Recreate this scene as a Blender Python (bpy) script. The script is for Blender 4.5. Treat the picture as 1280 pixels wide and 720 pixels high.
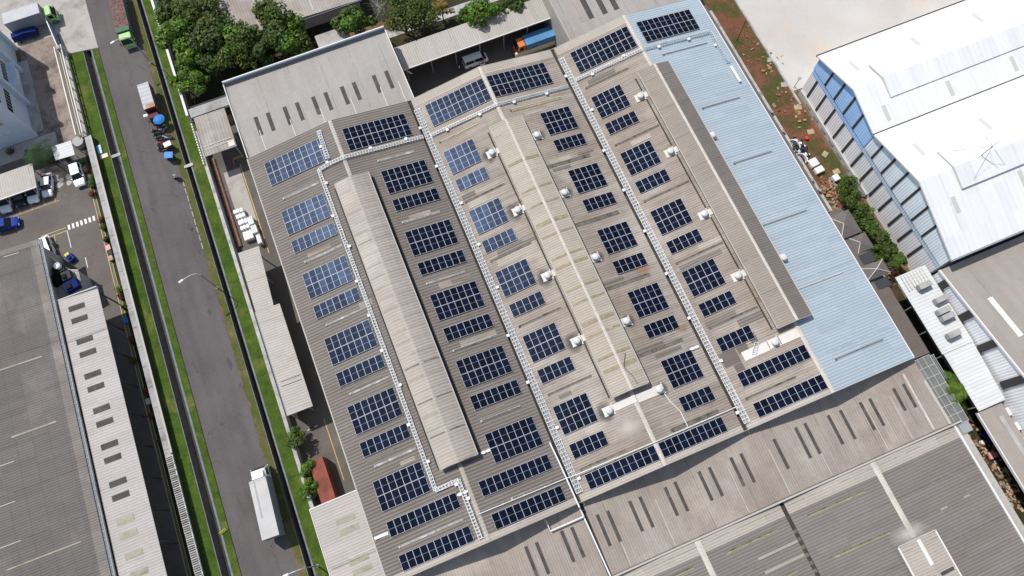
import bpy, bmesh, math, random
from mathutils import Vector, Matrix, Euler
random.seed(7)
for o in list(bpy.data.objects): bpy.data.objects.remove(o, do_unlink=True)
scn = bpy.context.scene
col = scn.collection

# ------------------------------------------------------------------ camera
CAM = Vector((18.385, -66.111, 107.925)); FPX = 910.35
def _rx(a): return Matrix.Rotation(a, 3, 'X')
RC = _rx(-0.32060809) @ Matrix.Rotation(-0.01482658, 3, 'Y') @ Matrix.Rotation(0.390289, 3, 'Z')   # world -> camera
cd = bpy.data.cameras.new('camera'); cam = bpy.data.objects.new('camera', cd); col.objects.link(cam)
cd.sensor_width = 36; cd.lens = FPX * 36 / 1280; cd.clip_start = 1; cd.clip_end = 3000
cam.matrix_world = Matrix.Translation(CAM) @ RC.transposed().to_4x4()
scn.camera = cam

# ------------------------------------------------------------------ light
SUN = Vector((-0.36, 0.52, 1.0)).normalized()
SUN_EL = math.asin(SUN.z); SUN_AZ = math.atan2(SUN.x, SUN.y)
w = bpy.data.worlds.new('World'); scn.world = w; w.use_nodes = True
nt = w.node_tree; bg = nt.nodes['Background']
sky = nt.nodes.new('ShaderNodeTexSky'); sky.sky_type = 'NISHITA'; sky.sun_disc = False
sky.sun_elevation = SUN_EL; sky.sun_rotation = SUN_AZ; sky.air_density = 1.0; sky.dust_density = 0.7
_tc = nt.nodes.new('ShaderNodeTexCoord'); _cn = nt.nodes.new('ShaderNodeTexNoise'); nt.links.new(_tc.outputs['Generated'], _cn.inputs['Vector'])
_cn.inputs['Scale'].default_value = 6.5; _cn.inputs['Detail'].default_value = 7; _cn.inputs['Roughness'].default_value = 0.55
_cr = nt.nodes.new('ShaderNodeMapRange'); nt.links.new(_cn.outputs[0], _cr.inputs[0]); _cr.inputs[1].default_value = 0.53; _cr.inputs[2].default_value = 0.66
_cm = nt.nodes.new('ShaderNodeMix'); _cm.data_type = 'RGBA'; nt.links.new(_cr.outputs[0], _cm.inputs[0]); nt.links.new(sky.outputs[0], _cm.inputs[6]); _cm.inputs[7].default_value = (13, 13, 13.4, 1)   # fair weather clouds
nt.links.new(_cm.outputs[2], bg.inputs[0]); bg.inputs[1].default_value = 0.105
sl = bpy.data.lights.new('sun', 'SUN'); sl.energy = 4.1; sl.angle = math.radians(0.53); sl.color = (1, 0.962, 0.905)
so = bpy.data.objects.new('sun', sl); col.objects.link(so)
so.rotation_euler = (-SUN).to_track_quat('-Z', 'Y').to_euler(); so.location = (0, 0, 150)
scn.view_settings.view_transform = 'Standard'; scn.view_settings.look = 'None'
scn.view_settings.exposure = 0.0; scn.view_settings.gamma = 1.0; scn.view_settings.use_curve_mapping = False
scn.cycles.max_bounces = 6

def at(u, v, z=0.0):
    """point of the place at height z that a measured photo position (1280x720) belongs to"""
    d = RC.transposed() @ Vector(((u - 640) / FPX, -(v - 360) / FPX, -1))
    return CAM + d * ((z - CAM.z) / d.z)

# ------------------------------------------------------------------ materials
def new_mat(name):
    m = bpy.data.materials.new(name); m.use_nodes = True
    n = m.node_tree; b = n.nodes['Principled BSDF']
    return m, n, b
def nd(n, t, **k):
    x = n.nodes.new(t)
    for a, v in k.items(): setattr(x, a, v)
    return x
def plain(name, c, rough=0.6, metal=0.0, spec=0.25):
    m, n, b = new_mat(name)
    b.inputs['Base Color'].default_value = (*c, 1); b.inputs['Roughness'].default_value = rough
    b.inputs['Metallic'].default_value = metal; b.inputs['Specular IOR Level'].default_value = spec
    return m
def math_(n, op, a, b=None, c=None):
    x = nd(n, 'ShaderNodeMath', operation=op)
    for i, v in enumerate((a, b, c)):
        if v is None: continue
        if isinstance(v, (int, float)): x.inputs[i].default_value = v
        else: n.links.new(v, x.inputs[i])
    return x.outputs[0]
def ramp(n, fac, lo, hi):
    x = nd(n, 'ShaderNodeMapRange'); n.links.new(fac, x.inputs[0])
    x.inputs[1].default_value = lo; x.inputs[2].default_value = hi; x.clamp = True
    return x.outputs[0]
def noise(n, vec, scale, detail=4, rough=0.55, stretch=None):
    if stretch:
        mp = nd(n, 'ShaderNodeVectorMath', operation='MULTIPLY'); n.links.new(vec, mp.inputs[0]); mp.inputs[1].default_value = stretch
        vec = mp.outputs[0]
    x = nd(n, 'ShaderNodeTexNoise'); n.links.new(vec, x.inputs['Vector'])
    x.inputs['Scale'].default_value = scale; x.inputs['Detail'].default_value = detail; x.inputs['Roughness'].default_value = rough
    return x.outputs[0]
def mixc(n, fac, a, b):
    x = nd(n, 'ShaderNodeMix', data_type='RGBA')
    if isinstance(fac, (int, float)): x.inputs[0].default_value = fac
    else: n.links.new(fac, x.inputs[0])
    for i, v in ((6, a), (7, b)):
        if isinstance(v, tuple): x.inputs[i].default_value = (*v, 1)
        else: n.links.new(v, x.inputs[i])
    return x.outputs[2]
def gain(n, colr, fac):
    x = nd(n, 'ShaderNodeVectorMath', operation='SCALE'); n.links.new(colr, x.inputs[0]); n.links.new(fac, x.inputs[3])
    return x.outputs[0]
def bump(n, b, h, strength=0.3, dist=0.05):
    x = nd(n, 'ShaderNodeBump'); n.links.new(h, x.inputs['Height']); x.inputs['Strength'].default_value = strength
    x.inputs['Distance'].default_value = dist; n.links.new(x.outputs[0], b.inputs['Normal'])
def pos(n): return nd(n, 'ShaderNodeNewGeometry').outputs['Position']

def patchy(name, c1, c2, scale=0.3, fine=4.0, rough=0.9, c3=None, s3=0.08, t3=(0.52, 0.68), bstr=0.3, grain=0.35):
    """two tones mixed by world-space noise, with grain and an optional third blotchy tone"""
    m, n, b = new_mat(name); p = pos(n)
    f = ramp(n, noise(n, p, scale, 6, 0.6), 0.35, 0.65)
    c = mixc(n, f, c1, c2)
    if c3: c = mixc(n, ramp(n, noise(n, p, s3, 6, 0.65), *t3), c, c3)
    g = noise(n, p, fine, 3, 0.7)
    c = gain(n, c, math_(n, 'ADD', math_(n, 'MULTIPLY', g, 2 * grain), 1 - grain))
    n.links.new(c, b.inputs['Base Color']); b.inputs['Roughness'].default_value = rough; b.inputs['Specular IOR Level'].default_value = 0.18
    bump(n, b, g, bstr, 0.05)
    return m

def roof_mat(name, c, axis='Y', pitch=0.36, stripe=0.25, dirt=(0.5, 0.5, 0.5), dirt_amt=0.5, light=None, lap=(5.3, 0.12),
             rough=0.65, streak=1.0, bstr=0.5, blot=0.06, metal=0.0, fine=0.12, cross=None):
    """profiled sheet: ribs repeat along `axis`, streaks run down the other way, plus lap joints, blotches and grime"""
    m, n, b = new_mat(name); p = pos(n)
    sp = nd(n, 'ShaderNodeSeparateXYZ'); n.links.new(p, sp.inputs[0])
    a, d = (sp.outputs[1], sp.outputs[0]) if axis == 'Y' else (sp.outputs[0], sp.outputs[1])
    s = math_(n, 'SINE', math_(n, 'MULTIPLY', a, 2 * math.pi / pitch))
    rib = math_(n, 'MULTIPLY_ADD', s, 0.5, 0.5)
    st = (0.12, 1.6, 0.1) if axis == 'Y' else (1.6, 0.12, 0.1)
    stk = ramp(n, noise(n, p, 1.0, 5, 0.6, st), 0.38, 0.72)
    blo = ramp(n, noise(n, p, blot, 6, 0.62), 0.4, 0.68)
    gr = noise(n, p, 2.2, 4, 0.7)
    base = mixc(n, math_(n, 'MULTIPLY', blo, dirt_amt), c, tuple(x * y for x, y in zip(c, dirt)))
    base = mixc(n, math_(n, 'MULTIPLY', stk, 0.45 * streak), base, tuple(x * y * 0.85 for x, y in zip(c, dirt)))
    if light: base = mixc(n, math_(n, 'MULTIPLY', ramp(n, noise(n, p, 0.11, 5, 0.6, (1, 1, 0.2)), 0.52, 0.7), 0.7), base, light)
    # single sheets differ a little in tone
    sh = nd(n, 'ShaderNodeTexWhiteNoise', noise_dimensions='2D')
    cv = nd(n, 'ShaderNodeCombineXYZ')
    n.links.new(math_(n, 'FLOOR', math_(n, 'MULTIPLY', a, 1 / 1.06)), cv.inputs[0]); n.links.new(math_(n, 'FLOOR', math_(n, 'MULTIPLY', d, 1 / 4.4)), cv.inputs[1])
    n.links.new(cv.outputs[0], sh.inputs['Vector'])
    k = math_(n, 'MULTIPLY_ADD', rib, stripe, 1 - stripe * 0.5)
    k = math_(n, 'MULTIPLY', k, math_(n, 'MULTIPLY_ADD', sh.outputs[0], 0.10, 0.95))
    k = math_(n, 'MULTIPLY', k, math_(n, 'MULTIPLY_ADD', gr, fine * 2, 1 - fine))
    lp = math_(n, 'FRACT', math_(n, 'MULTIPLY', math_(n, 'ADD', a, 300 + 4.6), 1 / lap[0]))
    lpm = math_(n, 'LESS_THAN', lp, lap[1] / lap[0])
    brk = ramp(n, noise(n, p, 0.5, 2), 0.42, 0.5)
    k = math_(n, 'MULTIPLY', k, math_(n, 'MULTIPLY_ADD', math_(n, 'MULTIPLY', lpm, brk), -0.3, 1.0))
    if cross:
        lq = math_(n, 'FRACT', math_(n, 'MULTIPLY', math_(n, 'ADD', d, 300), 1 / cross))
        k = math_(n, 'MULTIPLY', k, math_(n, 'MULTIPLY_ADD', math_(n, 'LESS_THAN', lq, 0.1 / cross), -0.15, 1.0))
    n.links.new(gain(n, base, k), b.inputs['Base Color'])
    b.inputs['Roughness'].default_value = rough; b.inputs['Metallic'].default_value = metal; b.inputs['Specular IOR Level'].default_value = 0.2
    bump(n, b, rib, bstr, 0.06)
    return m

def leaf_mat(name, c1, c2, c3=None):
    m, n, b = new_mat(name)
    r = nd(n, 'ShaderNodeNewGeometry').outputs['Random Per Island']
    oi = nd(n, 'ShaderNodeTexCoord').outputs['Object']
    f = math_(n, 'MULTIPLY_ADD', ramp(n, noise(n, oi, 0.9, 3), 0.35, 0.65), 0.6, math_(n, 'MULTIPLY', r, 0.4))
    c = mixc(n, f, c1, c2)
    if c3: c = mixc(n, math_(n, 'GREATER_THAN', r, 0.86), c, c3)
    n.links.new(c, b.inputs['Base Color']); b.inputs['Roughness'].default_value = 0.55; b.inputs['Specular IOR Level'].default_value = 0.3
    tr = nd(n, 'ShaderNodeBsdfTranslucent'); n.links.new(c, tr.inputs[0])
    mx = nd(n, 'ShaderNodeMixShader'); mx.inputs[0].default_value = 0.25
    n.links.new(b.outputs[0], mx.inputs[1]); n.links.new(tr.outputs[0], mx.inputs[2])
    n.links.new(mx.outputs[0], n.nodes['Material Output'].inputs[0])
    return m

def stain_mat(name, c, amt=0.7, round_=True, scale=0.6):
    """a stain with soft ragged borders lying on a surface"""
    m, n, b = new_mat(name)
    oc = nd(n, 'ShaderNodeTexCoord').outputs['Object']
    ln = nd(n, 'ShaderNodeVectorMath', operation='LENGTH'); n.links.new(oc, ln.inputs[0])
    nz = noise(n, pos(n), scale * 2, 5, 0.65)
    f = math_(n, 'SUBTRACT', 1.15, math_(n, 'ADD', ln.outputs['Value'], math_(n, 'MULTIPLY', nz, 0.55)))
    f = math_(n, 'MULTIPLY', ramp(n, f, 0.0, 0.75), amt)
    b.inputs['Base Color'].default_value = (*c, 1); b.inputs['Roughness'].default_value = 0.9
    n.links.new(f, b.inputs['Alpha'])
    return m

M = {}
M['asphalt'] = patchy('asphalt', (0.098, 0.090, 0.089), (0.128, 0.117, 0.115), 0.09, 3.0, 0.92, (0.078, 0.072, 0.072), 0.13, (0.55, 0.75), 0.35, 0.22)
M['road_patch'] = patchy('road_patch', (0.088, 0.081, 0.081), (0.10, 0.092, 0.092), 0.5, 3.0, 0.9)
M['asphalt_yard'] = patchy('asphalt_yard', (0.125, 0.108, 0.1), (0.16, 0.14, 0.128), 0.15, 2.5, 0.92, (0.1, 0.088, 0.082), 0.1, (0.5, 0.75), 0.3, 0.2)
M['asphalt_mid'] = patchy('asphalt_mid', (0.105, 0.094, 0.086), (0.135, 0.12, 0.108), 0.2, 2.5, 0.92, (0.17, 0.145, 0.12), 0.15, (0.5, 0.72), 0.3, 0.2)
M['asphalt_dark'] = patchy('asphalt_dark', (0.07, 0.064, 0.06), (0.095, 0.085, 0.078), 0.2, 2.5, 0.9, (0.13, 0.11, 0.095), 0.2, (0.55, 0.7), 0.3, 0.2)
M['concrete'] = patchy('concrete', (0.36, 0.335, 0.31), (0.44, 0.41, 0.38), 0.25, 2.5, 0.9, (0.22, 0.2, 0.19), 0.3, (0.5, 0.75), 0.2, 0.15)
M['concrete_dirty'] = patchy('concrete_dirty', (0.33, 0.265, 0.225), (0.25, 0.2, 0.17), 0.35, 2.0, 0.9, (0.1, 0.085, 0.075), 0.28, (0.47, 0.66), 0.25, 0.25)
M['concrete_slab'] = patchy('concrete_slab', (0.48, 0.45, 0.415), (0.54, 0.515, 0.485), 0.1, 1.5, 0.85, (0.60, 0.45, 0.32), 0.09, (0.56, 0.78), 0.1, 0.07)
M['concrete_kerb'] = patchy('concrete_kerb', (0.36, 0.36, 0.35), (0.5, 0.49, 0.47), 0.8, 4, 0.9, (0.2, 0.19, 0.18), 0.5, (0.5, 0.7))
M['drain_lip'] = patchy('drain_lip', (0.15, 0.16, 0.165), (0.22, 0.23, 0.23), 0.8, 4, 0.9, (0.3, 0.3, 0.29), 0.9, (0.62, 0.7))
M['wall_shade'] = patchy('wall_shade', (0.035, 0.05, 0.02), (0.06, 0.07, 0.035), 0.6, 3, 0.95)  # wall face painted dark green to merge with the shadow on the grass
M['drain_wall'] = patchy('drain_wall', (0.115, 0.102, 0.092), (0.16, 0.142, 0.13), 0.8, 3, 0.9)
M['drain_water'] = patchy('drain_water', (0.022, 0.025, 0.024), (0.04, 0.04, 0.037), 0.5, 2, 0.6)
M['grass'] = patchy('grass', (0.037, 0.069, 0.010), (0.070, 0.113, 0.015), 0.5, 2.6, 0.95, (0.16, 0.15, 0.045), 0.22, (0.52, 0.76), 0.9, 0.6)
M['grass_dry'] = patchy('grass_dry', (0.12, 0.105, 0.042), (0.065, 0.09, 0.02), 0.35, 2.8, 0.95, (0.20, 0.16, 0.095), 0.25, (0.54, 0.72), 0.9, 0.55)
M['dirt_red'] = patchy('dirt_red', (0.18, 0.078, 0.046), (0.125, 0.058, 0.038), 0.4, 2.2, 0.95, (0.068, 0.072, 0.022), 0.2, (0.45, 0.57), 0.6, 0.5)
M['dirt'] = patchy('dirt', (0.2, 0.125, 0.07), (0.13, 0.085, 0.05), 0.4, 2.2, 0.95, (0.075, 0.08, 0.026), 0.2, (0.5, 0.62), 0.6, 0.4)
M['soil_dark'] = patchy('soil_dark', (0.05, 0.04, 0.028), (0.03, 0.035, 0.014), 0.5, 2.2, 0.95, (0.09, 0.06, 0.035), 0.3, (0.55, 0.7), 0.6, 0.4)
M['rubble'] = patchy('rubble', (0.32, 0.27, 0.22), (0.2, 0.15, 0.11), 0.6, 3, 0.95, (0.07, 0.06, 0.05), 0.5, (0.5, 0.62), 0.6, 0.4)
brown = (0.62, 0.55, 0.50)
M['roof_a'] = roof_mat('roof_a', (0.205, 0.184, 0.166), 'Y', 0.44, 0.5, brown, 0.5, None, streak=0.6, bstr=0.8)
M['roof_b'] = roof_mat('roof_b', (0.365, 0.323, 0.282), 'Y', 0.36, 0.28, brown, 0.75, (0.46, 0.42, 0.37), streak=1.5, blot=0.1)
M['roof_c'] = roof_mat('roof_c', (0.36, 0.315, 0.273), 'Y', 0.36, 0.28, brown, 0.7, (0.43, 0.385, 0.335), streak=1.4, blot=0.09)
M['monitor_a'] = roof_mat('monitor_a', (0.42, 0.378, 0.335), 'Y', 0.44, 0.12, (0.78, 0.74, 0.7), 0.35, (0.5, 0.46, 0.41), streak=0.6)
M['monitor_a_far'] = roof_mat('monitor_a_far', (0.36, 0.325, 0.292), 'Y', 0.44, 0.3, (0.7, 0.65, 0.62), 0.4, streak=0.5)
M['monitor_b'] = roof_mat('monitor_b', (0.43, 0.385, 0.33), 'Y', 0.36, 0.22, (0.75, 0.68, 0.55), 0.4, streak=0.8)
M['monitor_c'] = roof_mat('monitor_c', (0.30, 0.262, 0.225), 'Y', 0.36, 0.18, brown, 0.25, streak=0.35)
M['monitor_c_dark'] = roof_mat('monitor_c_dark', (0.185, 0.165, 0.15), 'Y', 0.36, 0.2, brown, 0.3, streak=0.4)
M['roof_blue'] = roof_mat('roof_blue', (0.365, 0.43, 0.475), 'Y', 0.42, 0.22, (0.85, 0.86, 0.9), 0.3, streak=0.25, rough=0.45, bstr=0.6, lap=(10.6, 0.1), fine=0.05)
M['verge_new'] = roof_mat('verge_new', (0.43, 0.387, 0.337), 'Y', 0.36, 0.22, (0.85, 0.82, 0.8), 0.4, streak=0.5)
M['roof_n1'] = roof_mat('roof_n1', (0.355, 0.332, 0.306), 'X', 0.3, 0.05, (0.8, 0.78, 0.76), 0.4, lap=(5.0, 0.1), streak=0.35, bstr=0.15)
M['roof_shed'] = roof_mat('roof_shed', (0.45, 0.42, 0.385), 'X', 0.4, 0.16, (0.75, 0.7, 0.65), 0.4, streak=0.5, lap=(6, 0.1))
M['roof_shed_x'] = roof_mat('roof_shed_x', (0.45, 0.42, 0.385), 'Y', 0.4, 0.14, (0.7, 0.65, 0.6), 0.4, streak=0.4, lap=(7, 0.1))
M['roof_old'] = roof_mat('roof_old', (0.38, 0.34, 0.305), 'X', 0.5, 0.1, (0.55, 0.5, 0.47), 0.6, streak=0.5, lap=(6, 0.1), blot=0.25)
M['roof_s1'] = roof_mat('roof_s1', (0.36, 0.318, 0.278), 'X', 0.36, 0.11, (0.62, 0.55, 0.51), 0.65, (0.47, 0.42, 0.36), streak=0.7, lap=(6.3, 0.09), blot=0.11)
M['roof_s2'] = roof_mat('roof_s2', (0.205, 0.184, 0.17), 'Y', 0.40, 0.28, brown, 0.35, streak=0.4, lap=(7.2, 0.1))
M['roof_s2_light'] = roof_mat('roof_s2_light', (0.41, 0.365, 0.32), 'Y', 0.36, 0.16, (0.8, 0.78, 0.75), 0.4, streak=0.4)
M['roof_l'] = roof_mat('roof_l', (0.145, 0.132, 0.123), 'Y', 0.36, 0.2, (0.68, 0.64, 0.62), 0.5, (0.225, 0.205, 0.188), streak=0.5, lap=(6.4, 0.12), cross=2.1, blot=0.05)
M['roof_l_edge'] = roof_mat('roof_l_edge', (0.215, 0.192, 0.174), 'Y', 0.36, 0.12, (0.7, 0.65, 0.6), 0.6, (0.4, 0.35, 0.31), streak=0.5, lap=(6.4, 0.12), blot=0.2)
M['roof_lean'] = roof_mat('roof_lean', (0.445, 0.415, 0.39), 'Y', 0.4, 0.12, (0.78, 0.74, 0.7), 0.3, streak=0.3, lap=(10.6, 0.1))
M['roof_brown'] = roof_mat('roof_brown', (0.155, 0.128, 0.112), 'Y', 0.3, 0.1, (0.75, 0.7, 0.68), 0.4, streak=0.2, lap=(4, 0.05))
M['roof_slate'] = roof_mat('roof_slate', (0.15, 0.135, 0.125), 'X', 0.3, 0.14, (0.8, 0.76, 0.75), 0.3, streak=0.2, lap=(40, 0.01))
M['roof_white'] = roof_mat('roof_white', (0.77, 0.775, 0.785), 'X', 0.9, 0.05, (0.93, 0.92, 0.90), 0.5, streak=0.35, lap=(6, 0.06), fine=0.03, bstr=0.1)
M['roof_white_low'] = roof_mat('roof_white_low', (0.62, 0.635, 0.64), 'Y', 0.5, 0.16, (0.86, 0.83, 0.78), 0.5, streak=0.5, lap=(40, 0.05), fine=0.05, bstr=0.2)
M['roof_e2'] = roof_mat('roof_e2', (0.33, 0.295, 0.265), 'X', 0.36, 0.08, (0.82, 0.8, 0.78), 0.4, streak=0.3, lap=(9, 0.1), bstr=0.2)
M['wall_white'] = roof_mat('wall_white', (0.84, 0.84, 0.86), 'Y', 0.4, 0.12, (0.9, 0.9, 0.92), 0.3, streak=0.1, lap=(60, 0.05), bstr=0.5)
M['wall_pale'] = roof_mat('wall_pale', (0.78, 0.85, 0.90), 'Y', 0.4, 0.12, (0.9, 0.9, 0.92), 0.3, streak=0.1, lap=(60, 0.05), bstr=0.5)
M['wall_band'] = roof_mat('wall_band', (0.55, 0.64, 0.74), 'Y', 0.4, 0.12, (0.9, 0.9, 0.92), 0.3, streak=0.1, lap=(60, 0.05), bstr=0.5)
M['wall_blue'] = roof_mat('wall_blue', (0.40, 0.62, 0.95), 'Y', 0.4, 0.15, (0.9, 0.9, 0.92), 0.3, streak=0.1, lap=(60, 0.05), bstr=0.5)
M['wall_house'] = patchy('wall_house', (0.56, 0.63, 0.72), (0.62, 0.69, 0.78), 0.2, 2.0, 0.8, (0.48, 0.54, 0.62), 0.3, (0.5, 0.8), 0.1, 0.06)
M['wall_grey'] = patchy('wall_grey', (0.34, 0.335, 0.325), (0.42, 0.41, 0.4), 0.6, 3.0, 0.9, (0.22, 0.21, 0.2), 0.4, (0.5, 0.7), 0.2, 0.15)
M['wall_plain'] = patchy('wall_plain', (0.36, 0.34, 0.31), (0.42, 0.40, 0.37), 0.3, 2.0, 0.9)
M['parapet'] = plain('parapet', (0.16, 0.185, 0.22), 0.6)
M['skylight_dark'] = patchy('skylight_dark', (0.062, 0.057, 0.054), (0.088, 0.08, 0.076), 1.0, 3.0, 0.8, (0.14, 0.125, 0.115), 0.7, (0.55, 0.7), 0.1, 0.2)
M['skylight_tan'] = patchy('skylight_tan', (0.31, 0.285, 0.225), (0.37, 0.335, 0.265), 0.8, 3.0, 0.5, (0.24, 0.2, 0.14), 0.6, (0.5, 0.7), 0.1, 0.2)
M['skylight_strip'] = patchy('skylight_strip', (0.13, 0.115, 0.095), (0.2, 0.175, 0.14), 1.2, 3.0, 0.6, (0.05, 0.045, 0.04), 0.9, (0.52, 0.66), 0.1, 0.25)
M['skylight_pale'] = patchy('skylight_pale', (0.42, 0.40, 0.38), (0.27, 0.25, 0.23), 1.4, 3.0, 0.6, (0.6, 0.58, 0.55), 0.9, (0.55, 0.66), 0.1, 0.25)
M['skylight_yellow'] = patchy('skylight_yellow', (0.33, 0.275, 0.17), (0.24, 0.205, 0.135), 1.2, 3.0, 0.6, (0.43, 0.375, 0.26), 0.8, (0.55, 0.7), 0.1, 0.2)
M['skylight_grey'] = plain('skylight_grey', (0.55, 0.54, 0.50), 0.4)
M['louvre'] = plain('louvre', (0.05, 0.047, 0.045), 0.8)
M['gutter'] = patchy('gutter', (0.04, 0.036, 0.033), (0.07, 0.06, 0.055), 0.8, 3, 0.8, (0.16, 0.07, 0.04), 0.5, (0.6, 0.7))
M['fascia'] = plain('fascia', (0.45, 0.42, 0.385), 0.6)
M['fascia_white'] = plain('fascia_white', (0.72, 0.71, 0.69), 0.6)
M['ridge_pale'] = patchy('ridge_pale', (0.5, 0.46, 0.41), (0.58, 0.53, 0.47), 0.6, 3, 0.7)
M['alu'] = plain('alu', (0.58, 0.60, 0.62), 0.6, 0.1)
M['cell_gap'] = plain('cell_gap', (0.46, 0.50, 0.56), 0.4)
def glass_cell():
    m, n, b = new_mat('solar_glass')
    r = nd(n, 'ShaderNodeObjectInfo').outputs['Random']
    oc = nd(n, 'ShaderNodeTexCoord').outputs['Object']; sp = nd(n, 'ShaderNodeSeparateXYZ'); n.links.new(oc, sp.inputs[0])
    gx = math_(n, 'LESS_THAN', math_(n, 'FRACT', math_(n, 'MULTIPLY', sp.outputs[0], 1 / 0.158)), 0.06)
    gy = math_(n, 'LESS_THAN', math_(n, 'FRACT', math_(n, 'MULTIPLY', sp.outputs[1], 1 / 0.158)), 0.06)
    c = mixc(n, r, (0.002, 0.0032, 0.011), (0.004, 0.007, 0.022))
    c = mixc(n, math_(n, 'MULTIPLY', math_(n, 'MAXIMUM', gx, gy), 0.12), c, (0.2, 0.22, 0.27))
    n.links.new(c, b.inputs['Base Color']); b.inputs['Roughness'].default_value = 0.27; b.inputs['Specular IOR Level'].default_value = 0.075; b.inputs['Coat Weight'].default_value = 0.07; b.inputs['Coat Roughness'].default_value = 0.05; b.inputs['Coat Tint'].default_value = (0.9, 0.95, 1, 1)
    b.inputs['IOR'].default_value = 1.55; b.inputs['Specular Tint'].default_value = (0.36, 0.55, 1, 1)
    return m
M['solar_glass'] = glass_cell()
M['tray'] = plain('tray', (0.72, 0.72, 0.71), 0.6, 0.0)
M['tray_grey'] = plain('tray_grey', (0.5, 0.55, 0.6), 0.4, 0.2)
M['cable'] = plain('cable', (0.70, 0.70, 0.70), 0.6)
M['cable_dark'] = plain('cable_dark', (0.05, 0.05, 0.05), 0.6)
M['pipe'] = plain('pipe', (0.78, 0.80, 0.80), 0.45)
M['white'] = plain('white', (0.74, 0.74, 0.73), 0.7, 0, 0.15)
M['white_car'] = plain('white_car', (0.78, 0.80, 0.81), 0.2)
M['cream'] = plain('cream', (0.75, 0.68, 0.53), 0.7)
M['vent_metal'] = plain('vent_metal', (0.62, 0.615, 0.60), 0.5, 0.0)
M['flash_sheet'] = patchy('flash_sheet', (0.60, 0.57, 0.53), (0.67, 0.64, 0.60), 0.8, 3, 0.6, None, 0.1, (0, 1), 0.05, 0.06)
M['black'] = plain('black', (0.012, 0.012, 0.013), 0.7, 0, 0.12)
M['rubber'] = plain('rubber', (0.02, 0.02, 0.02), 0.85)
M['car_glass'] = plain('car_glass', (0.012, 0.016, 0.022), 0.08, 0, 0.35)
M['lamp_glass'] = plain('lamp_glass', (0.6, 0.6, 0.55), 0.15)
M['blue_car'] = plain('blue_car', (0.016, 0.042, 0.27), 0.6, 0, 0.1)
M['dark_car'] = plain('dark_car', (0.018, 0.019, 0.022), 0.45, 0, 0.3)
M['green_cab'] = plain('green_cab', (0.38, 0.60, 0.25), 0.35)
M['green_dark'] = plain('green_dark', (0.03, 0.12, 0.06), 0.5)
M['cargo_brown'] = patchy('cargo_brown', (0.165, 0.1, 0.09), (0.2, 0.125, 0.11), 0.4, 2, 0.9)
M['tarp_blue'] = patchy('tarp_blue', (0.04, 0.19, 0.55), (0.06, 0.25, 0.66), 0.8, 3, 0.5)
M['tarp_navy'] = patchy('tarp_navy', (0.008, 0.018, 0.10), (0.013, 0.028, 0.14), 0.6, 3, 0.95)
M['blue_steel'] = patchy('blue_steel', (0.085, 0.22, 0.42), (0.11, 0.27, 0.48), 0.5, 2.5, 0.6)
M['orange'] = plain('orange', (0.62, 0.19, 0.065), 0.45)
M['red_steel'] = patchy('red_steel', (0.235, 0.065, 0.045), (0.28, 0.085, 0.06), 0.4, 2.5, 0.7, (0.16, 0.05, 0.035), 0.5, (0.5, 0.7))
M['maroon'] = plain('maroon', (0.09, 0.015, 0.015), 0.6)
M['box_grey'] = patchy('box_grey', (0.46, 0.455, 0.44), (0.52, 0.51, 0.495), 0.5, 2.5, 0.6, None, 0.1, (0, 1), 0.1, 0.08)
M['box_silver'] = patchy('box_silver', (0.42, 0.42, 0.44), (0.48, 0.48, 0.5), 0.5, 2.5, 0.5, None, 0.1, (0, 1), 0.1, 0.08)
M['box_side'] = plain('box_side', (0.26, 0.27, 0.3), 0.6)
M['rust'] = patchy('rust', (0.36, 0.17, 0.09), (0.5, 0.3, 0.2), 0.8, 3, 0.8)
M['rust_pipe'] = patchy('rust_pipe', (0.26, 0.14, 0.10), (0.36, 0.21, 0.16), 0.8, 3, 0.7)
M['wrap'] = patchy('wrap', (0.82, 0.82, 0.81), (0.70, 0.71, 0.72), 0.9, 3, 0.35, None, 0.1, (0, 1), 0.6, 0.12)
M['paint_white'] = patchy('paint_white', (0.72, 0.71, 0.68), (0.8, 0.79, 0.76), 0.9, 5, 0.7)
M['paint_yellow'] = patchy('paint_yellow', (0.55, 0.37, 0.13), (0.62, 0.43, 0.17), 0.9, 5, 0.8)
M['paint_green'] = patchy('paint_green', (0.105, 0.135, 0.105), (0.13, 0.16, 0.13), 0.6, 4, 0.85)
M['steel_grey'] = plain('steel_grey', (0.32, 0.335, 0.345), 0.55, 0.1, 0.25)
M['steel_dark'] = plain('steel_dark', (0.05, 0.054, 0.058), 0.7, 0.0, 0.15)
M['wood'] = patchy('wood', (0.42, 0.28, 0.16), (0.32, 0.2, 0.11), 0.8, 4, 0.8)
M['plywood'] = patchy('plywood', (0.45, 0.35, 0.24), (0.38, 0.28, 0.18), 0.8, 4, 0.8)
M['terracotta'] = plain('terracotta', (0.27, 0.09, 0.045), 0.8)
M['bark'] = patchy('bark', (0.09, 0.065, 0.045), (0.14, 0.105, 0.075), 2, 6, 0.9)
M['skin'] = plain('skin', (0.36, 0.2, 0.13), 0.6)
M['cloth_red'] = plain('cloth_red', (0.62, 0.10, 0.12), 0.8)
M['cloth_white'] = plain('cloth_white', (0.72, 0.74, 0.73), 0.8)
M['cloth_dark'] = plain('cloth_dark', (0.03, 0.035, 0.05), 0.8)
M['cloth_cream'] = plain('cloth_cream', (0.6, 0.56, 0.42), 0.8)
M['yellow'] = plain('yellow', (0.62, 0.58, 0.06), 0.5)
M['pink'] = plain('pink', (0.72, 0.34, 0.34), 0.6)
M['red'] = plain('red', (0.58, 0.05, 0.04), 0.5)
M['leaf_bright'] = leaf_mat('leaf_bright', (0.04, 0.105, 0.010), (0.115, 0.225, 0.018), (0.19, 0.29, 0.03))
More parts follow.
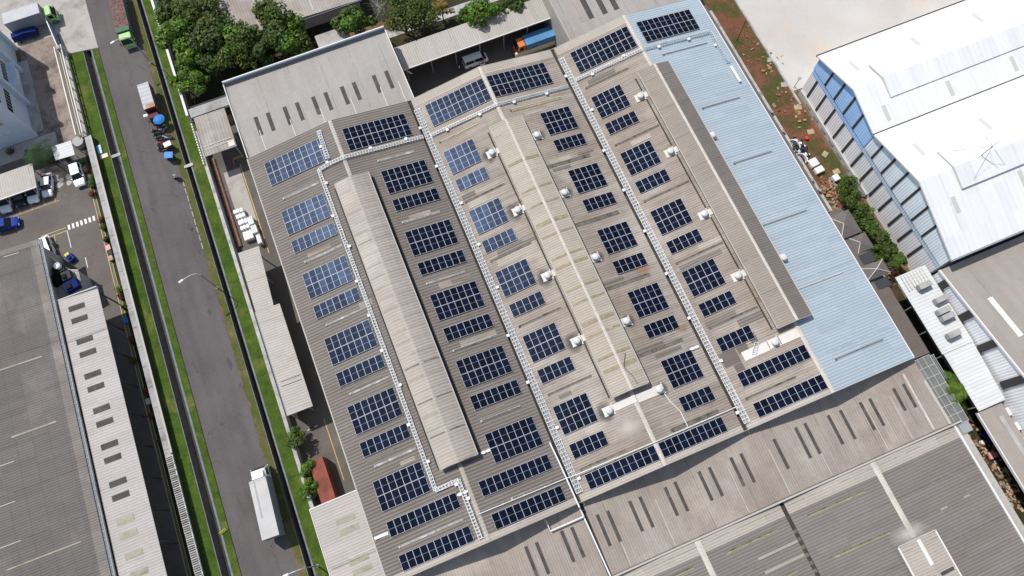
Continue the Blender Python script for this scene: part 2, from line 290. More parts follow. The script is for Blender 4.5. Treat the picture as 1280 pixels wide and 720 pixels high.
M['leaf_mid'] = leaf_mat('leaf_mid', (0.032, 0.072, 0.010), (0.085, 0.15, 0.02), (0.14, 0.19, 0.04))
M['leaf_dark'] = leaf_mat('leaf_dark', (0.024, 0.052, 0.009), (0.06, 0.10, 0.017), (0.10, 0.125, 0.03))
M['leaf_olive'] = leaf_mat('leaf_olive', (0.05, 0.08, 0.014), (0.11, 0.145, 0.026), (0.17, 0.17, 0.05))
M['leaf_orange'] = leaf_mat('leaf_orange', (0.20, 0.14, 0.03), (0.34, 0.22, 0.05), (0.12, 0.13, 0.03))
M['leaf_palm'] = leaf_mat('leaf_palm', (0.018, 0.055, 0.014), (0.05, 0.105, 0.022))
M['leaf_lime'] = leaf_mat('leaf_lime', (0.05, 0.12, 0.012), (0.17, 0.25, 0.02), (0.3, 0.33, 0.04))
M['leaf_rust'] = leaf_mat('leaf_rust', (0.11, 0.045, 0.02), (0.2, 0.08, 0.035))
M['stain_soot'] = stain_mat('stain_soot', (0.05, 0.045, 0.042), 0.8)
M['stain_rust'] = stain_mat('stain_rust', (0.42, 0.2, 0.07), 0.6)
M['stain_pale'] = stain_mat('stain_pale', (0.55, 0.5, 0.44), 0.75)

# ------------------------------------------------------------------ mesh helpers
class MB:
    def __init__(s): s.v = []; s.f = []; s.mi = []; s.mats = []
    def _m(s, m):
        if m not in s.mats: s.mats.append(m)
        return s.mats.index(m)
    def add(s, vs, fs, m):
        o = len(s.v); i = s._m(m); s.v += [tuple(v) for v in vs]
        for f in fs: s.f.append([o + k for k in f]); s.mi.append(i)
        return s
    def box(s, x0, x1, y0, y1, z0, z1, m, xf=None):
        vs = [(x, y, z) for z in (z0, z1) for y in (y0, y1) for x in (x0, x1)]
        if xf: vs = [xf @ Vector(v) for v in vs]
        return s.add(vs, [(0, 2, 3, 1), (4, 5, 7, 6), (0, 1, 5, 4), (2, 6, 7, 3), (0, 4, 6, 2), (1, 3, 7, 5)], m)
    def prism(s, pts, z0, z1, m):
        n = len(pts); vs = [(p[0], p[1], z0) for p in pts] + [(p[0], p[1], z1) for p in pts]
        return s.add(vs, [tuple(range(n))[::-1], tuple(range(n, 2 * n))] + [(i, (i + 1) % n, n + (i + 1) % n, n + i) for i in range(n)], m)
    def hull(s, lo, hi, m):
        """closed solid between two rings with the same count"""
        n = len(lo)
        return s.add(list(lo) + list(hi), [tuple(range(n))[::-1], tuple(range(n, 2 * n))] + [(i, (i + 1) % n, n + (i + 1) % n, n + i) for i in range(n)], m)
    def slab(s, pts, th, m):
        return s.hull([(p[0], p[1], p[2] - th) for p in pts], pts, m)
    def profx(s, prof, y0, y1, th, m):
        """sheet with x-z profile, running along y, th thick"""
        for (xa, za), (xb, zb) in zip(prof[:-1], prof[1:]):
            s.slab([(xa, y0, za), (xb, y0, zb), (xb, y1, zb), (xa, y1, za)], th, m)
        return s
    def profy(s, prof, x0, x1, th, m):
        for (ya, za), (yb, zb) in zip(prof[:-1], prof[1:]):
            s.slab([(x0, ya, za), (x1, ya, za), (x1, yb, zb), (x0, yb, zb)], th, m)
        return s
    def tube(s, pts, r, m, n=6, cap=True):
        pts = [Vector(p) for p in pts]; rs = r if isinstance(r, (list, tuple)) else [r] * len(pts); o = len(s.v); vs = []; fs = []
        for i, p in enumerate(pts):
            t = (pts[min(i + 1, len(pts) - 1)] - pts[max(i - 1, 0)]).normalized()
            a = t.cross(Vector((0, 0, 1)))
            if a.length < 1e-3: a = Vector((1, 0, 0))
            a.normalize(); b = t.cross(a)
            for k in range(n):
                q = 2 * math.pi * k / n; vs.append(p + (a * math.cos(q) + b * math.sin(q)) * rs[i])
        for i in range(len(pts) - 1):
            for k in range(n): fs.append((i * n + k, i * n + (k + 1) % n, (i + 1) * n + (k + 1) % n, (i + 1) * n + k))
        if cap: fs += [tuple(range(n)), tuple(range((len(pts) - 1) * n, len(pts) * n))[::-1]]
        return s.add(vs, fs, m)
    def lathe(s, prof, c, m, n=14):
        """profile of (radius, z) turned about the vertical through c"""
        vs = []; fs = []
        for r, z in prof:
            for k in range(n): q = 2 * math.pi * k / n; vs.append((c[0] + r * math.cos(q), c[1] + r * math.sin(q), c[2] + z))
        for i in range(len(prof) - 1):
            for k in range(n): fs.append((i * n + k, i * n + (k + 1) % n, (i + 1) * n + (k + 1) % n, (i + 1) * n + k))
        fs += [tuple(range(n))[::-1], tuple(range((len(prof) - 1) * n, len(prof) * n))]
        return s.add(vs, fs, m)
    def wheel(s, c, r, wd, m, n=14, axis='X'):
        vs = []; fs = []
        rings = [(-wd / 2, r * 0.9), (-wd * 0.3, r), (wd * 0.3, r), (wd / 2, r * 0.9)]
        for a, rr in rings:
            for k in range(n):
                q = 2 * math.pi * k / n; u, w_ = rr * math.cos(q), rr * math.sin(q)
                vs.append((c[0] + a, c[1] + u, c[2] + w_) if axis == 'X' else (c[0] + u, c[1] + a, c[2] + w_))
        for i in range(3):
            for k in range(n): fs.append((i * n + k, i * n + (k + 1) % n, (i + 1) * n + (k + 1) % n, (i + 1) * n + k))
        fs += [tuple(range(n))[::-1], tuple(range(3 * n, 4 * n))]
        return s.add(vs, fs, m)
    def loft(s, rings, m):
        n = len(rings[0]); vs = [p for r in rings for p in r]; fs = []
        for i in range(len(rings) - 1):
            for k in range(n): fs.append((i * n + k, i * n + (k + 1) % n, (i + 1) * n + (k + 1) % n, (i + 1) * n + k))
        fs += [tuple(range(n))[::-1], tuple(range((len(rings) - 1) * n, len(rings) * n))]
        return s.add(vs, fs, m)
    def build(s, name, parent=None, smooth=False, bevel=0, at_=None):
        me = bpy.data.meshes.new(name); me.from_pydata(s.v, [], s.f)
        for m in s.mats: me.materials.append(M[m] if isinstance(m, str) else m)
        me.polygons.foreach_set('material_index', s.mi)
        bm = bmesh.new(); bm.from_mesh(me); bmesh.ops.recalc_face_normals(bm, faces=bm.faces)
        if bevel:
            bmesh.ops.remove_doubles(bm, verts=bm.verts, dist=1e-5)
            bmesh.ops.bevel(bm, geom=bm.edges, offset=bevel, segments=2, affect='EDGES', clamp_overlap=True)
        bm.to_mesh(me); bm.free()
        if smooth: me.polygons.foreach_set('use_smooth', [True] * len(me.polygons))
        o = bpy.data.objects.new(name, me); col.objects.link(o)
        if at_: o.location = at_
        if parent: o.parent = parent
        return o
def tag(o, label, cat, group=None, kind=None):
    o['label'] = label; o['category'] = cat
    if group: o['group'] = group
    if kind: o['kind'] = kind
    return o
def empty(name, loc, rz=0.0, label=None, cat=None, group=None):
    o = bpy.data.objects.new(name, None); col.objects.link(o); o.location = loc; o.rotation_euler = (0, 0, rz); o.empty_display_size = 0.3
    if label: tag(o, label, cat, group)
    return o
def copy_tree(o, parent=None):
    c = o.copy(); col.objects.link(c)
    if parent: c.parent = parent
    for ch in list(o.children): copy_tree(ch, c)
    return c
def struct(mb, name, label=None, cat='ground'):
    o = mb.build(name); o['kind'] = 'structure'; o['label'] = label or name.replace('_', ' '); o['category'] = cat
    return o
def rect(x0, x1, y0, y1, z, m, mb=None):
    mb = mb or MB(); mb.add([(x0, y0, z), (x1, y0, z), (x1, y1, z), (x0, y1, z)], [(0, 1, 2, 3)], m); return mb
def poly(pts, z, m, mb=None):
    mb = mb or MB(); mb.add([(p[0], p[1], z) for p in pts], [tuple(range(len(pts)))], m); return mb
ORD = ['first', 'second', 'third', 'fourth', 'fifth', 'sixth', 'seventh', 'eighth', 'ninth', 'tenth', 'eleventh', 'twelfth', 'thirteenth', 'fourteenth', 'fifteenth', 'sixteenth']

# ================================================================== THE GROUND
# one sheet with the two storm drains as real channels in it
g = MB(); Y0, Y1 = -420, 420
prof = [(-420, 0, 'dirt'), (-22.65, 0, 'drain_wall'), (-22.15, -1.25, 'drain_water'), (-21.45, -1.25, 'drain_wall'), (-21.4, 0, 'dirt'),
        (-11.45, 0, 'drain_wall'), (-11.3, -1.15, 'drain_water'), (-10.72, -1.15, 'drain_wall'), (-10.66, 0, 'dirt'), (420, 0, None)]
for (xa, za, m), (xb, zb, _) in zip(prof[:-1], prof[1:]):
    g.add([(xa, Y0, za), (xb, Y0, zb), (xb, Y1, zb), (xa, Y1, za)], [(0, 1, 2, 3)], m)
struct(g, 'ground', 'bare earth ground with two storm drain channels cut in it', 'ground')
def road_mat():
    m, n, b = new_mat('road_asphalt'); p = pos(n); sp = nd(n, 'ShaderNodeSeparateXYZ'); n.links.new(p, sp.inputs[0])
    c = mixc(n, ramp(n, noise(n, p, 0.09, 6, 0.6), .35, .65), (0.102, 0.092, 0.090), (0.132, 0.120, 0.117))
    c = mixc(n, math_(n, 'MULTIPLY', ramp(n, noise(n, p, 0.35, 5, 0.65, (1.0, 0.25, 1)), .5, .72), .6), c, (0.08, 0.073, 0.072))
    trk = math_(n, 'MULTIPLY_ADD', math_(n, 'SINE', math_(n, 'MULTIPLY', math_(n, 'ADD', sp.outputs[0], 20.3), 2 * math.pi / 1.85)), .5, .5)
    trk = math_(n, 'MULTIPLY', trk, ramp(n, noise(n, p, 0.2, 3, .5, (1, .08, 1)), .38, .62))
    k = math_(n, 'MULTIPLY_ADD', trk, -.12, 1.03)
    vo = nd(n, 'ShaderNodeTexVoronoi', feature='DISTANCE_TO_EDGE'); vo.inputs['Scale'].default_value = .16
    wv = nd(n, 'ShaderNodeVectorMath', operation='ADD'); n.links.new(p, wv.inputs[0])
    nz = nd(n, 'ShaderNodeTexNoise'); n.links.new(p, nz.inputs['Vector']); nz.inputs['Scale'].default_value = .6
    sc_ = nd(n, 'ShaderNodeVectorMath', operation='SCALE'); n.links.new(nz.outputs[1], sc_.inputs[0]); sc_.inputs[3].default_value = 3.0
    n.links.new(sc_.outputs[0], wv.inputs[1]); n.links.new(wv.outputs[0], vo.inputs['Vector'])
    crk = math_(n, 'MULTIPLY', math_(n, 'LESS_THAN', vo.outputs['Distance'], .006), ramp(n, noise(n, p, .12, 3), .48, .6))
    k = math_(n, 'MULTIPLY', k, math_(n, 'MULTIPLY_ADD', crk, -.35, 1.0))
    g_ = noise(n, p, 3.0, 4, .75); k = math_(n, 'MULTIPLY', k, math_(n, 'MULTIPLY_ADD', g_, .5, .75))
    n.links.new(gain(n, c, k), b.inputs['Base Color']); b.inputs['Roughness'].default_value = .92; b.inputs['Specular IOR Level'].default_value = .2
    bump(n, b, g_, .35, .05); return m
M['asphalt_road'] = road_mat()
struct(rect(-20.05, -12.62, -300, 300, 0.008, 'asphalt_road'), 'road', 'grey asphalt road between the two grass verges', 'road')
rp = MB()
for (u, v, a, b) in ((245, 300, 0.8, 2.6), (262, 390, 0.35, 0.7), (300, 482, 0.3, 0.5), (287, 455, 0.4, 1.2), (262, 372, 0.5, 0.4), (238, 285, 0.5, 1.0)):
    p = at(u, v); n = 11
    poly([(p.x + a * math.cos(6.283 * i / n) * random.uniform(.6, 1.2), p.y + b * math.sin(6.283 * i / n) * random.uniform(.6, 1.2)) for i in range(n)], 0.012, 'road_patch', rp)
struct(rp, 'road_stains', 'dark oil stains on the asphalt road', 'road')
struct(rect(-300, -26.6, -300, 20.5, 0.008, 'asphalt_yard'), 'yard_pavement', 'worn asphalt car yard beside the grey roofed building', 'pavement')
struct(rect(-33.2, -26.3, 20.5, 43.0, 0.008, 'concrete_dirty'), 'courtyard_pavement', 'stained concrete courtyard behind the picket fence', 'pavement')
struct(rect(-60, -26.0, 43.004, 60, 0.008, 'concrete'), 'gateway_pavement', 'pale concrete lane behind the blue gate', 'pavement')
struct(MB().prism([(-26.0, 38.3), (-20.06, 37.4), (-20.06, 48.6), (-20.06, 60), (-26.0, 60)], -0.35, 0.02, 'concrete'), 'driveway', 'pale concrete driveway bridging the drain from road to gate', 'driveway')
struct(rect(-7.55, 76.9, -53, 60, 0.008, 'asphalt_mid'), 'factory_yard', 'dark asphalt service yard around the factory', 'pavement')
struct(rect(-6.0, -3.2, -6.4, 4.6, 0.014, 'concrete'), 'yard_slab', 'pale worn concrete bay beside the stacked pipes', 'pavement')
struct(rect(77, 88.2, -120, 60, 0.008, 'dirt_red'), 'dirt_strip', 'red earth strip with weeds between blue roof and concrete slab', 'ground')
struct(MB().box(88.1, 220, -18.2, 120, 0.0, 0.16, 'concrete_slab'), 'concrete_apron', 'large pale concrete apron with rust coloured stains', 'pavement')
struct(MB().box(87.78, 88.09, -21, 60, 0.0, 0.3, 'concrete_kerb'), 'apron_kerb', 'grey kerb along the edge of the concrete apron', 'kerb')
struct(rect(-7.5, 60, 14.5, 60, 0.012, 'soil_dark'), 'garden_soil', 'dark soil under the trees behind the factory', 'ground')
struct(rect(22, 60, 19.0, 20.9, 0.018, 'concrete_kerb'), 'garden_path', 'grey concrete path under the trees', 'path')
struct(poly([(22, 20.95), (31.5, 20.95), (30, 23), (22, 22.8)], 0.018, 'dirt'), 'bare_earth', 'tan patch of bare earth beside the grey path', 'ground')
# grass and verges
def ragged(x0, x1, y0, y1, z, m, a0, a1, step=.55):
    mb = MB(); n = int((y1 - y0) / step); vs = []; r1 = r0 = 0.0
    for k in range(n + 1):
        y = y0 + (y1 - y0) * k / n; r0 = r0 * .55 + random.uniform(-a0, a0) * .75; r1 = r1 * .55 + random.uniform(-a1, a1) * .75; vs += [(x0 + r0, y, z), (x1 + r1, y, z)]
    return mb.add(vs, [(2 * k, 2 * k + 1, 2 * k + 3, 2 * k + 2) for k in range(n)], m)
tag(ragged(-25.2, -22.72, -75, 38.3, 0.016, 'grass', 0, .05).build('grass'), 'broad green grass strip between grey wall and left storm drain', 'grass', kind='stuff')
tag(ragged(-21.12, -20.1, -75, 37.3, 0.016, 'grass', 0, .06).build('grass'), 'narrow green grass strip between left storm drain and road', 'grass', kind='stuff')
tag(ragged(-12.5, -11.5, -75, 75, 0.016, 'grass_dry', .28, .02).build('grass'), 'patchy half dry grass verge along the road edge beside drain', 'grass', kind='stuff')
tag(ragged(-10.38, -7.95, -75, 75, 0.016, 'grass', .05, 0).build('grass'), 'green grass strip between right storm drain and the yard wall', 'grass', kind='stuff')
# kerbs and drain lips
struct(MB().box(-21.4, -21.1, -300, 37.4, -0.05, 0.07, 'drain_lip').box(-22.75, -22.65, -300, 37.4, -0.05, 0.05, 'drain_lip'), 'drain_kerbs', 'concrete lips of the left storm drain', 'kerb')
struct(MB().box(-10.66, -10.42, -300, 300, -0.05, 0.07, 'drain_lip').box(-11.53, -11.45, -300, 300, -0.05, 0.04, 'drain_lip'), 'drain_kerbs', 'concrete lips of the right storm drain', 'kerb')
struct(MB().box(-20.12, -20.03, -300, 37.3, 0.0, 0.03, 'black'), 'road_edge', 'dark earth edge along the left of the road', 'road')
km = MB()
for i in range(9): km.box(-12.66, -12.54, 4.8 - i * 1.5, 5.9 - i * 1.5, 0.0, 0.05, 'concrete_kerb')
struct(km, 'road_kerb', 'broken pale kerb stones on the right road edge', 'kerb')
# painted markings of the car yard
mk = MB()
for i in range(7):
    x = -32.0 + i * 0.68; mk.add([(x, 4.45, .014), (x + .36, 4.45, .014), (x + .36, 5.35, .014), (x, 5.35, .014)], [(0, 1, 2, 3)], 'paint_white')
rect(-27.05, -26.65, -60, 16, .014, 'paint_green', mk); rect(-27.15, -27.05, -60, 16, .018, 'paint_yellow', mk); rect(-26.65, -26.57, -60, 12, .018, 'paint_yellow', mk)
rect(-36.4, -32.3, 4.5, 5.0, .014, 'paint_green', mk); rect(-36.4, -32.3, 5.0, 5.1, .018, 'paint_yellow', mk); rect(-36.4, -32.2, 4.38, 4.5, .018, 'paint_yellow', mk)
rect(-34.4, -34.3, 1.7, 4.38, .014, 'paint_yellow', mk); rect(-32.28, -32.18, 1.2, 4.38, .014, 'paint_white', mk); rect(-30.5, -30.4, -3.2, -1.3, .014, 'paint_white', mk)
for x in (-38.8, -36.8, -34.8, -33.0): rect(x, x + .07, 10.4, 12.8, .014, 'paint_yellow', mk)
rect(-40, -32.3, 10.3, 10.38, .014, 'paint_yellow', mk)
struct(mk, 'yard_markings', 'painted crossing and yellow edge lines on the car yard', 'marking')
mk2 = MB(); rect(-3.05, -2.93, -12, 5.2, .022, 'paint_yellow', mk2); rect(-5.9, -3.1, -6.6, -6.45, .022, 'paint_yellow', mk2)
rect(-2.95, -2.85, -50, -40.5, .022, 'paint_yellow', mk2)
struct(mk2, 'yard_lines', 'yellow lines along the service yard', 'marking')
pm = MB()
for i in range(7):
    p = at(random.uniform(70, 88), random.uniform(221, 232)); n = 8; r = random.uniform(.3, .6)
    poly([(p.x + r * math.cos(6.283 * k / n) * random.uniform(.5, 1.3), p.y + r * math.sin(6.283 * k / n) * random.uniform(.5, 1.3)) for k in range(n)], .014 + i * .001, 'concrete', pm)
struct(pm, 'broken_paving', 'pale broken paving between the two white cars', 'pavement')

# ================================================================== MAIN FACTORY
XS = [0, 13.83, 26.46, 38.48, 50.97, 63.32, 77.04]; EZ, RZ, LY = 8.5, 10.72, -65.78
def zr(x):
    for i in range(6):
        if x <= XS[i + 1] or i == 5:
            a, b = (EZ, RZ) if i % 2 == 0 else (RZ, EZ); t = (x - XS[i]) / (XS[i + 1] - XS[i]); return a + (b - a) * t
def slope_ang(x):
    i = max(k for k in range(6) if x >= XS[k] or k == 0); s = 1 if i % 2 == 0 else -1
    return s * math.atan2(RZ - EZ, XS[i + 1] - XS[i])
F = empty('factory_building', (38, -33, 0), 0, 'huge triple gabled factory with brown and pale blue roofs covered in solar panels', 'building')
def fp(mb, name, **k):
    o = mb.build(name, **k); o.parent = F; o.matrix_parent_inverse = Matrix.Translation((-38, 33, 0)); return o
def sub(mb, name, par, **k):
    o = mb.build(name, **k); o.parent = par; o.matrix_parent_inverse = par.matrix_basis.inverted() @ Matrix.Identity(4)
    return o
wm = MB(); wm.box(0.35, 76.7, LY + .3, -.3, 0, 8.2, 'wall_plain')
for i in (0, 2, 4):   # gable ends
    for y0, y1 in ((-.5, -.3), (LY + .3, LY + .5)):
        pts = [(XS[i] + .4, 8.2), (XS[i + 2] - .4, 8.2), (XS[i + 1], 10.5)]
        wm.hull([(p[0], y0, p[1]) for p in pts], [(p[0], y1, p[1]) for p in pts], 'wall_plain')
fp(wm, 'wall')
g2 = 0.25
R = []
for nm, i, ml, mr in (('a', 0, 'roof_a', 'roof_a'), ('b', 2, 'roof_b', 'roof_b'), ('c', 4, 'roof_c', 'roof_blue')):
    xa, xm, xb = XS[i], XS[i + 1], XS[i + 2]
    xl = xa + (g2 if i else 0); xr = xb - (g2 if i < 4 else 0)
    mb = MB().profx([(xl, zr(xl)), (xm, RZ)], LY, 0, .12, ml)
    o = fp(mb, 'roof'); R.append(o)
    mb = MB().profx([(xm, RZ), (xr, zr(xr))], LY, 0, .12, mr)
    o2 = fp(mb, 'roof'); R.append(o2)
    if nm == 'c': o2['label'] = 'pale blue ribbed sheet roof slope'
    cap = 'ridge_pale' if nm != 'a' else 'monitor_a'
    fp(MB().profx([(xm - .28, zr(xm - .28) + .05), (xm, RZ + .06), (xm + .28, zr(xm + .28) + .05)], LY + .01, -.01, .04, cap), 'ridge_cap')
for x in (XS[2], XS[4]):
    fp(MB().box(x - .24, x + .24, LY, 0, 8.2, 8.32, 'gutter').box(x - .30, x - .22, LY + .02, -.02, 8.25, 8.60, 'gutter'), 'valley_gutter')
fa = MB()
for i in range(6):      # verge trims
    for y0, y1 in ((-.012, .05), (LY - .05, LY + .012)):
        x0, x1 = XS[i], XS[i + 1]; z0, z1 = (EZ, RZ) if i % 2 == 0 else (RZ, EZ)
        fa.hull([(x0, y0, z0 - .22), (x1, y0, z1 - .22), (x1, y1, z1 - .22), (x0, y1, z0 - .22)], [(x0, y0, z0 + .03), (x1, y0, z1 + .03), (x1, y1, z1 + .03), (x0, y1, z0 + .03)], 'fascia')
fa.box(-.16, -.004, LY, 0, 8.25, 8.46, 'fascia').box(77.045, 77.2, LY, 0, 8.2, 8.46, 'fascia_white')
fp(fa, 'fascia')
# newer sheets along the verges
def on_roof(mb, x0, x1, y0, y1, dz, th, m):
    mb.slab([(x0, y0, zr(x0) + dz), (x1, y0, zr(x1) + dz), (x1, y1, zr(x1) + dz), (x0, y1, zr(x0) + dz)], th, m)
for x0, x1 in ((26.8, 38.1), (38.85, 50.6), (51.35, 62.95)):
    vn = MB(); on_roof(vn, x0, x1, -1.55, -.05, .03, .02, 'verge_new'); fp(vn, 'verge_sheet')
for x0, x1 in ((26.8, 38.1), (38.85, 50.6), (51.35, 62.95), (0.1, 13.5), (14.15, 26.1)):
    vn = MB(); on_roof(vn, x0, x1, LY + .04, LY + .8, .03, .02, 'verge_new'); fp(vn, 'verge_sheet')
# darker repair sheets under the last arrays
for (x0, x1, y0, y1) in ((52.3, 54.6, -57.2, -55.2), (54.8, 56.3, -56.2, -55.0), (57.0, 57.9, -55.6, -54.2), (53.4, 54.6, -58.4, -57.3), (60.8, 62.0, -54.6, -53.2)):
    dk = MB(); on_roof(dk, x0, x1, y0, y1, .03, .02, 'roof_brown'); fp(dk, 'repair_sheet')
# replaced sheets of another age
M['sheet_dark'] = roof_mat('sheet_dark', (0.22, 0.195, 0.172), 'Y', 0.36, 0.3, brown, 0.5, streak=0.8)
M['sheet_pale'] = roof_mat('sheet_pale', (0.43, 0.39, 0.345), 'Y', 0.36, 0.25, brown, 0.5, streak=1.0)
rq = random.Random(21)
for i in range(5):
    for k in range(8):
        a, b = XS[i] + 1.2, XS[i + 1] - 1.2
        if i % 2 == 0: b -= 1.6
        else: a += 1.6
        L_ = rq.uniform(1.6, 4.6); x0 = rq.uniform(a, b - L_); y0 = rq.choice([-10.2, -20.9, -31.2, -41.8, -52.3, -8.4, -19.3, -29.5, -40.2, -50.6]) + rq.uniform(-.25, .25); w_ = rq.choice([.55, .78, 1.0])
        mb = MB(); on_roof(mb, x0, x0 + L_, y0 - w_ / 2, y0 + w_ / 2, .022 + .004 * (k % 3), .02, ('roof_a' if k % 2 else 'sheet_dark') if i > 1 and k % 3 else 'sheet_pale' if i > 1 else rq.choice(['sheet_dark', 'roof_b'])); fp(mb, 'repair_sheet')
# translucent strips between the arrays
SY = [-9.0, -19.95, -30.2, -40.8, -51.25, -62.0]
for k, y in enumerate(SY):
    for (x0, x1, mat) in ((3.4, 9.2, 'skylight_pale'), (18.6, 24.2, 'skylight_pale' if k < 3 else 'skylight_strip'), (28.4, 34.6, 'skylight_strip' if k else 'skylight_yellow'), (41.4, 48.6, 'skylight_strip'), (53.0, 60.0, 'skylight_strip'), (67.6 if 1 <= k < 3 else 66.2, 74.2, 'skylight_strip')):
        if k == 5 and x0 < 15: x0, x1 = (3.0, 11.8) if x0 < 10 else (16, 25)
        if k == 0 and x0 == 41.4: x0, mat = 40.2, 'skylight_yellow'
        wd = .13 if mat != 'skylight_pale' else .12
        if 41 < x0 < 50 or x0 == 40.2: wd = .32
        if x0 > 65: wd = .07; mat = 'box_side'
        mb = MB(); on_roof(mb, x0, x1, y - wd, y + wd * .4, .06, .05, mat); on_roof(mb, x0, x1, y + wd * .4 + .002, y + wd * .4 + .1, .10, .09, 'ridge_pale' if mat == 'skylight_yellow' or x0 > 65 and k == 4 else 'skylight_strip' if x0 > 27 else 'skylight_pale')
        mb.box(x0 - .22, x0, y - .16, y + .14, zr(x0), zr(x0) + .16, 'fascia' if x0 < 27 else 'skylight_strip')
        fp(mb, 'skylight_strip')
# roof monitors on the three ridges
BY = [-18.2, -23.1, -25.7, -28.8, -30.8, -34.3, -35.8, -39.4, -41.5, -44.7, -46.5, -49.9, -51.8]
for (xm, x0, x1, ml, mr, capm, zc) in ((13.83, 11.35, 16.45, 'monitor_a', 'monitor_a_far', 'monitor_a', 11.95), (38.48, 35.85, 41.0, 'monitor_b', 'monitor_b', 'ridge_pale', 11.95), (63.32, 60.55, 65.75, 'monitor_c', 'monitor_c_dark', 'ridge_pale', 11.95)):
    ya, yb = -55.25, -10.95; ze = 11.42
    mon = fp(MB().box(x0 + .35, x1 - .35, ya + .35, yb - .25, zr(x0 + .35) - .3, ze - .02, 'louvre'), 'roof_monitor')
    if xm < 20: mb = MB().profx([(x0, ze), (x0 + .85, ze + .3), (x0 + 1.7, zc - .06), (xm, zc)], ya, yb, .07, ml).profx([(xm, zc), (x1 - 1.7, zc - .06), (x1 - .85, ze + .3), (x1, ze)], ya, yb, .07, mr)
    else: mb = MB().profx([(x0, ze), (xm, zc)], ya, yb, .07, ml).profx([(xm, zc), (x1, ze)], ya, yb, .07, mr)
    sub(mb, 'monitor_roof', mon)
    cm = MB().profx([(xm - .2, zc - .005), (xm, zc + .05), (xm + .2, zc - .005)], ya - .01, yb + .01, .03, capm)
    sub(cm, 'ridge_cap', mon)
    em = MB()
    for x in (x0 - .13, x1 + .01): em.box(x, x + .12, ya, yb, ze - .16, ze + .03, 'fascia')
    for y in (ya - .06, yb + .01):
        for xa, za, xb, zb in ((x0, ze, xm, zc), (xm, zc, x1, ze)):
            em.hull([(xa, y, za - .2), (xb, y, zb - .2), (xb, y + .05, zb - .2), (xa, y + .05, za - .2)], [(xa, y, za + .03), (xb, y, zb + .03), (xb, y + .05, zb + .03), (xa, y + .05, za + .03)], 'fascia')
    for x in (x0 - .42, x1 + .22): em.box(x, x + .2, ya + .3, yb - .2, zr(x) + .02, zr(x) + .10, 'gutter')  # dark strips coloured in as the shadow gap beside the monitor eaves
    sub(em, 'monitor_trim', mon)
    if xm < 60:
        for j, y in enumerate(BY if xm > 30 else [-16.5, -20.0, -21.6, -25.4, -27.2, -30.6, -32.4, -35.9, -37.6, -41.2, -42.9, -46.3, -48.2, -51.0]):
            mt = 'skylight_yellow' if xm > 30 else ('skylight_strip' if j > 8 and j % 2 else 'monitor_a_far')
            wd = (.16 + .08 * (j % 3 == 0)) if xm > 30 else .09
            for xa, za, xb, zb in ((x0 + .15, ze + .03, xm - .25, zc - .02), (xm + .25, zc - .02, x1 - .15, ze + .03)):
                bm_ = MB()
                if xm > 30: bm_.slab([(xa, y - wd, za + .03), (xb, y - wd, zb + .03), (xb, y + wd, zb + .03), (xa, y + wd, za + .03)], .05, mt)
                else:
                    sg = 1 if xa < xm - 1 else -1; pq = [(x0 + .1, ze + .06), (x0 + .85, ze + .33), (x0 + 1.7, zc - .03), (xm - .25, zc + .03)]
                    if sg < 0: pq = [(2 * 13.9 - x, z) for x, z in pq][::-1]
                    n_ = len(pq); bm_.add([(x, y - wd, z) for x, z in pq] + [(x, y + wd, z) for x, z in pq], [(q, q + 1, n_ + q + 1, n_ + q) for q in range(n_ - 1)], mt)
                sub(bm_, 'skylight_band', mon)

# soot and rust stains on the sheets
def stain(x, y, rx, ry, mat, dz=.065):
    n = 24; mb = MB(); mb.add([(math.cos(6.2832 * k / n), math.sin(6.2832 * k / n), 0) for k in range(n)], [tuple(range(n))], mat)
    o = mb.build('stain'); o.parent = F; o.matrix_parent_inverse = Matrix.Translation((-38, 33, 0))
    o.location = (x, y, zr(x) + dz); o.rotation_euler = (0, -slope_ang(x), 0); o.scale = (rx, ry, 1)
for y in (-14.6, -24.8, -35.8, -46.1, -56.5): stain(34.2, y, 1.5, 1.9, 'stain_soot')
for y in (-14.5, -24.9, -35.9, -46.2, -56.6): stain(42.6, y, 1.2, 1.3, 'stain_soot')
for (x, y, a, b) in ((61.2, -50.2, 1.6, .7), (48.0, -39.8, 1.6, .7), (49.2, -49.8, 1.3, .7)): stain(x, y, a, b, 'stain_rust', .07)
stain(36.2, -59.5, 3.0, 2.4, 'stain_pale', .066)

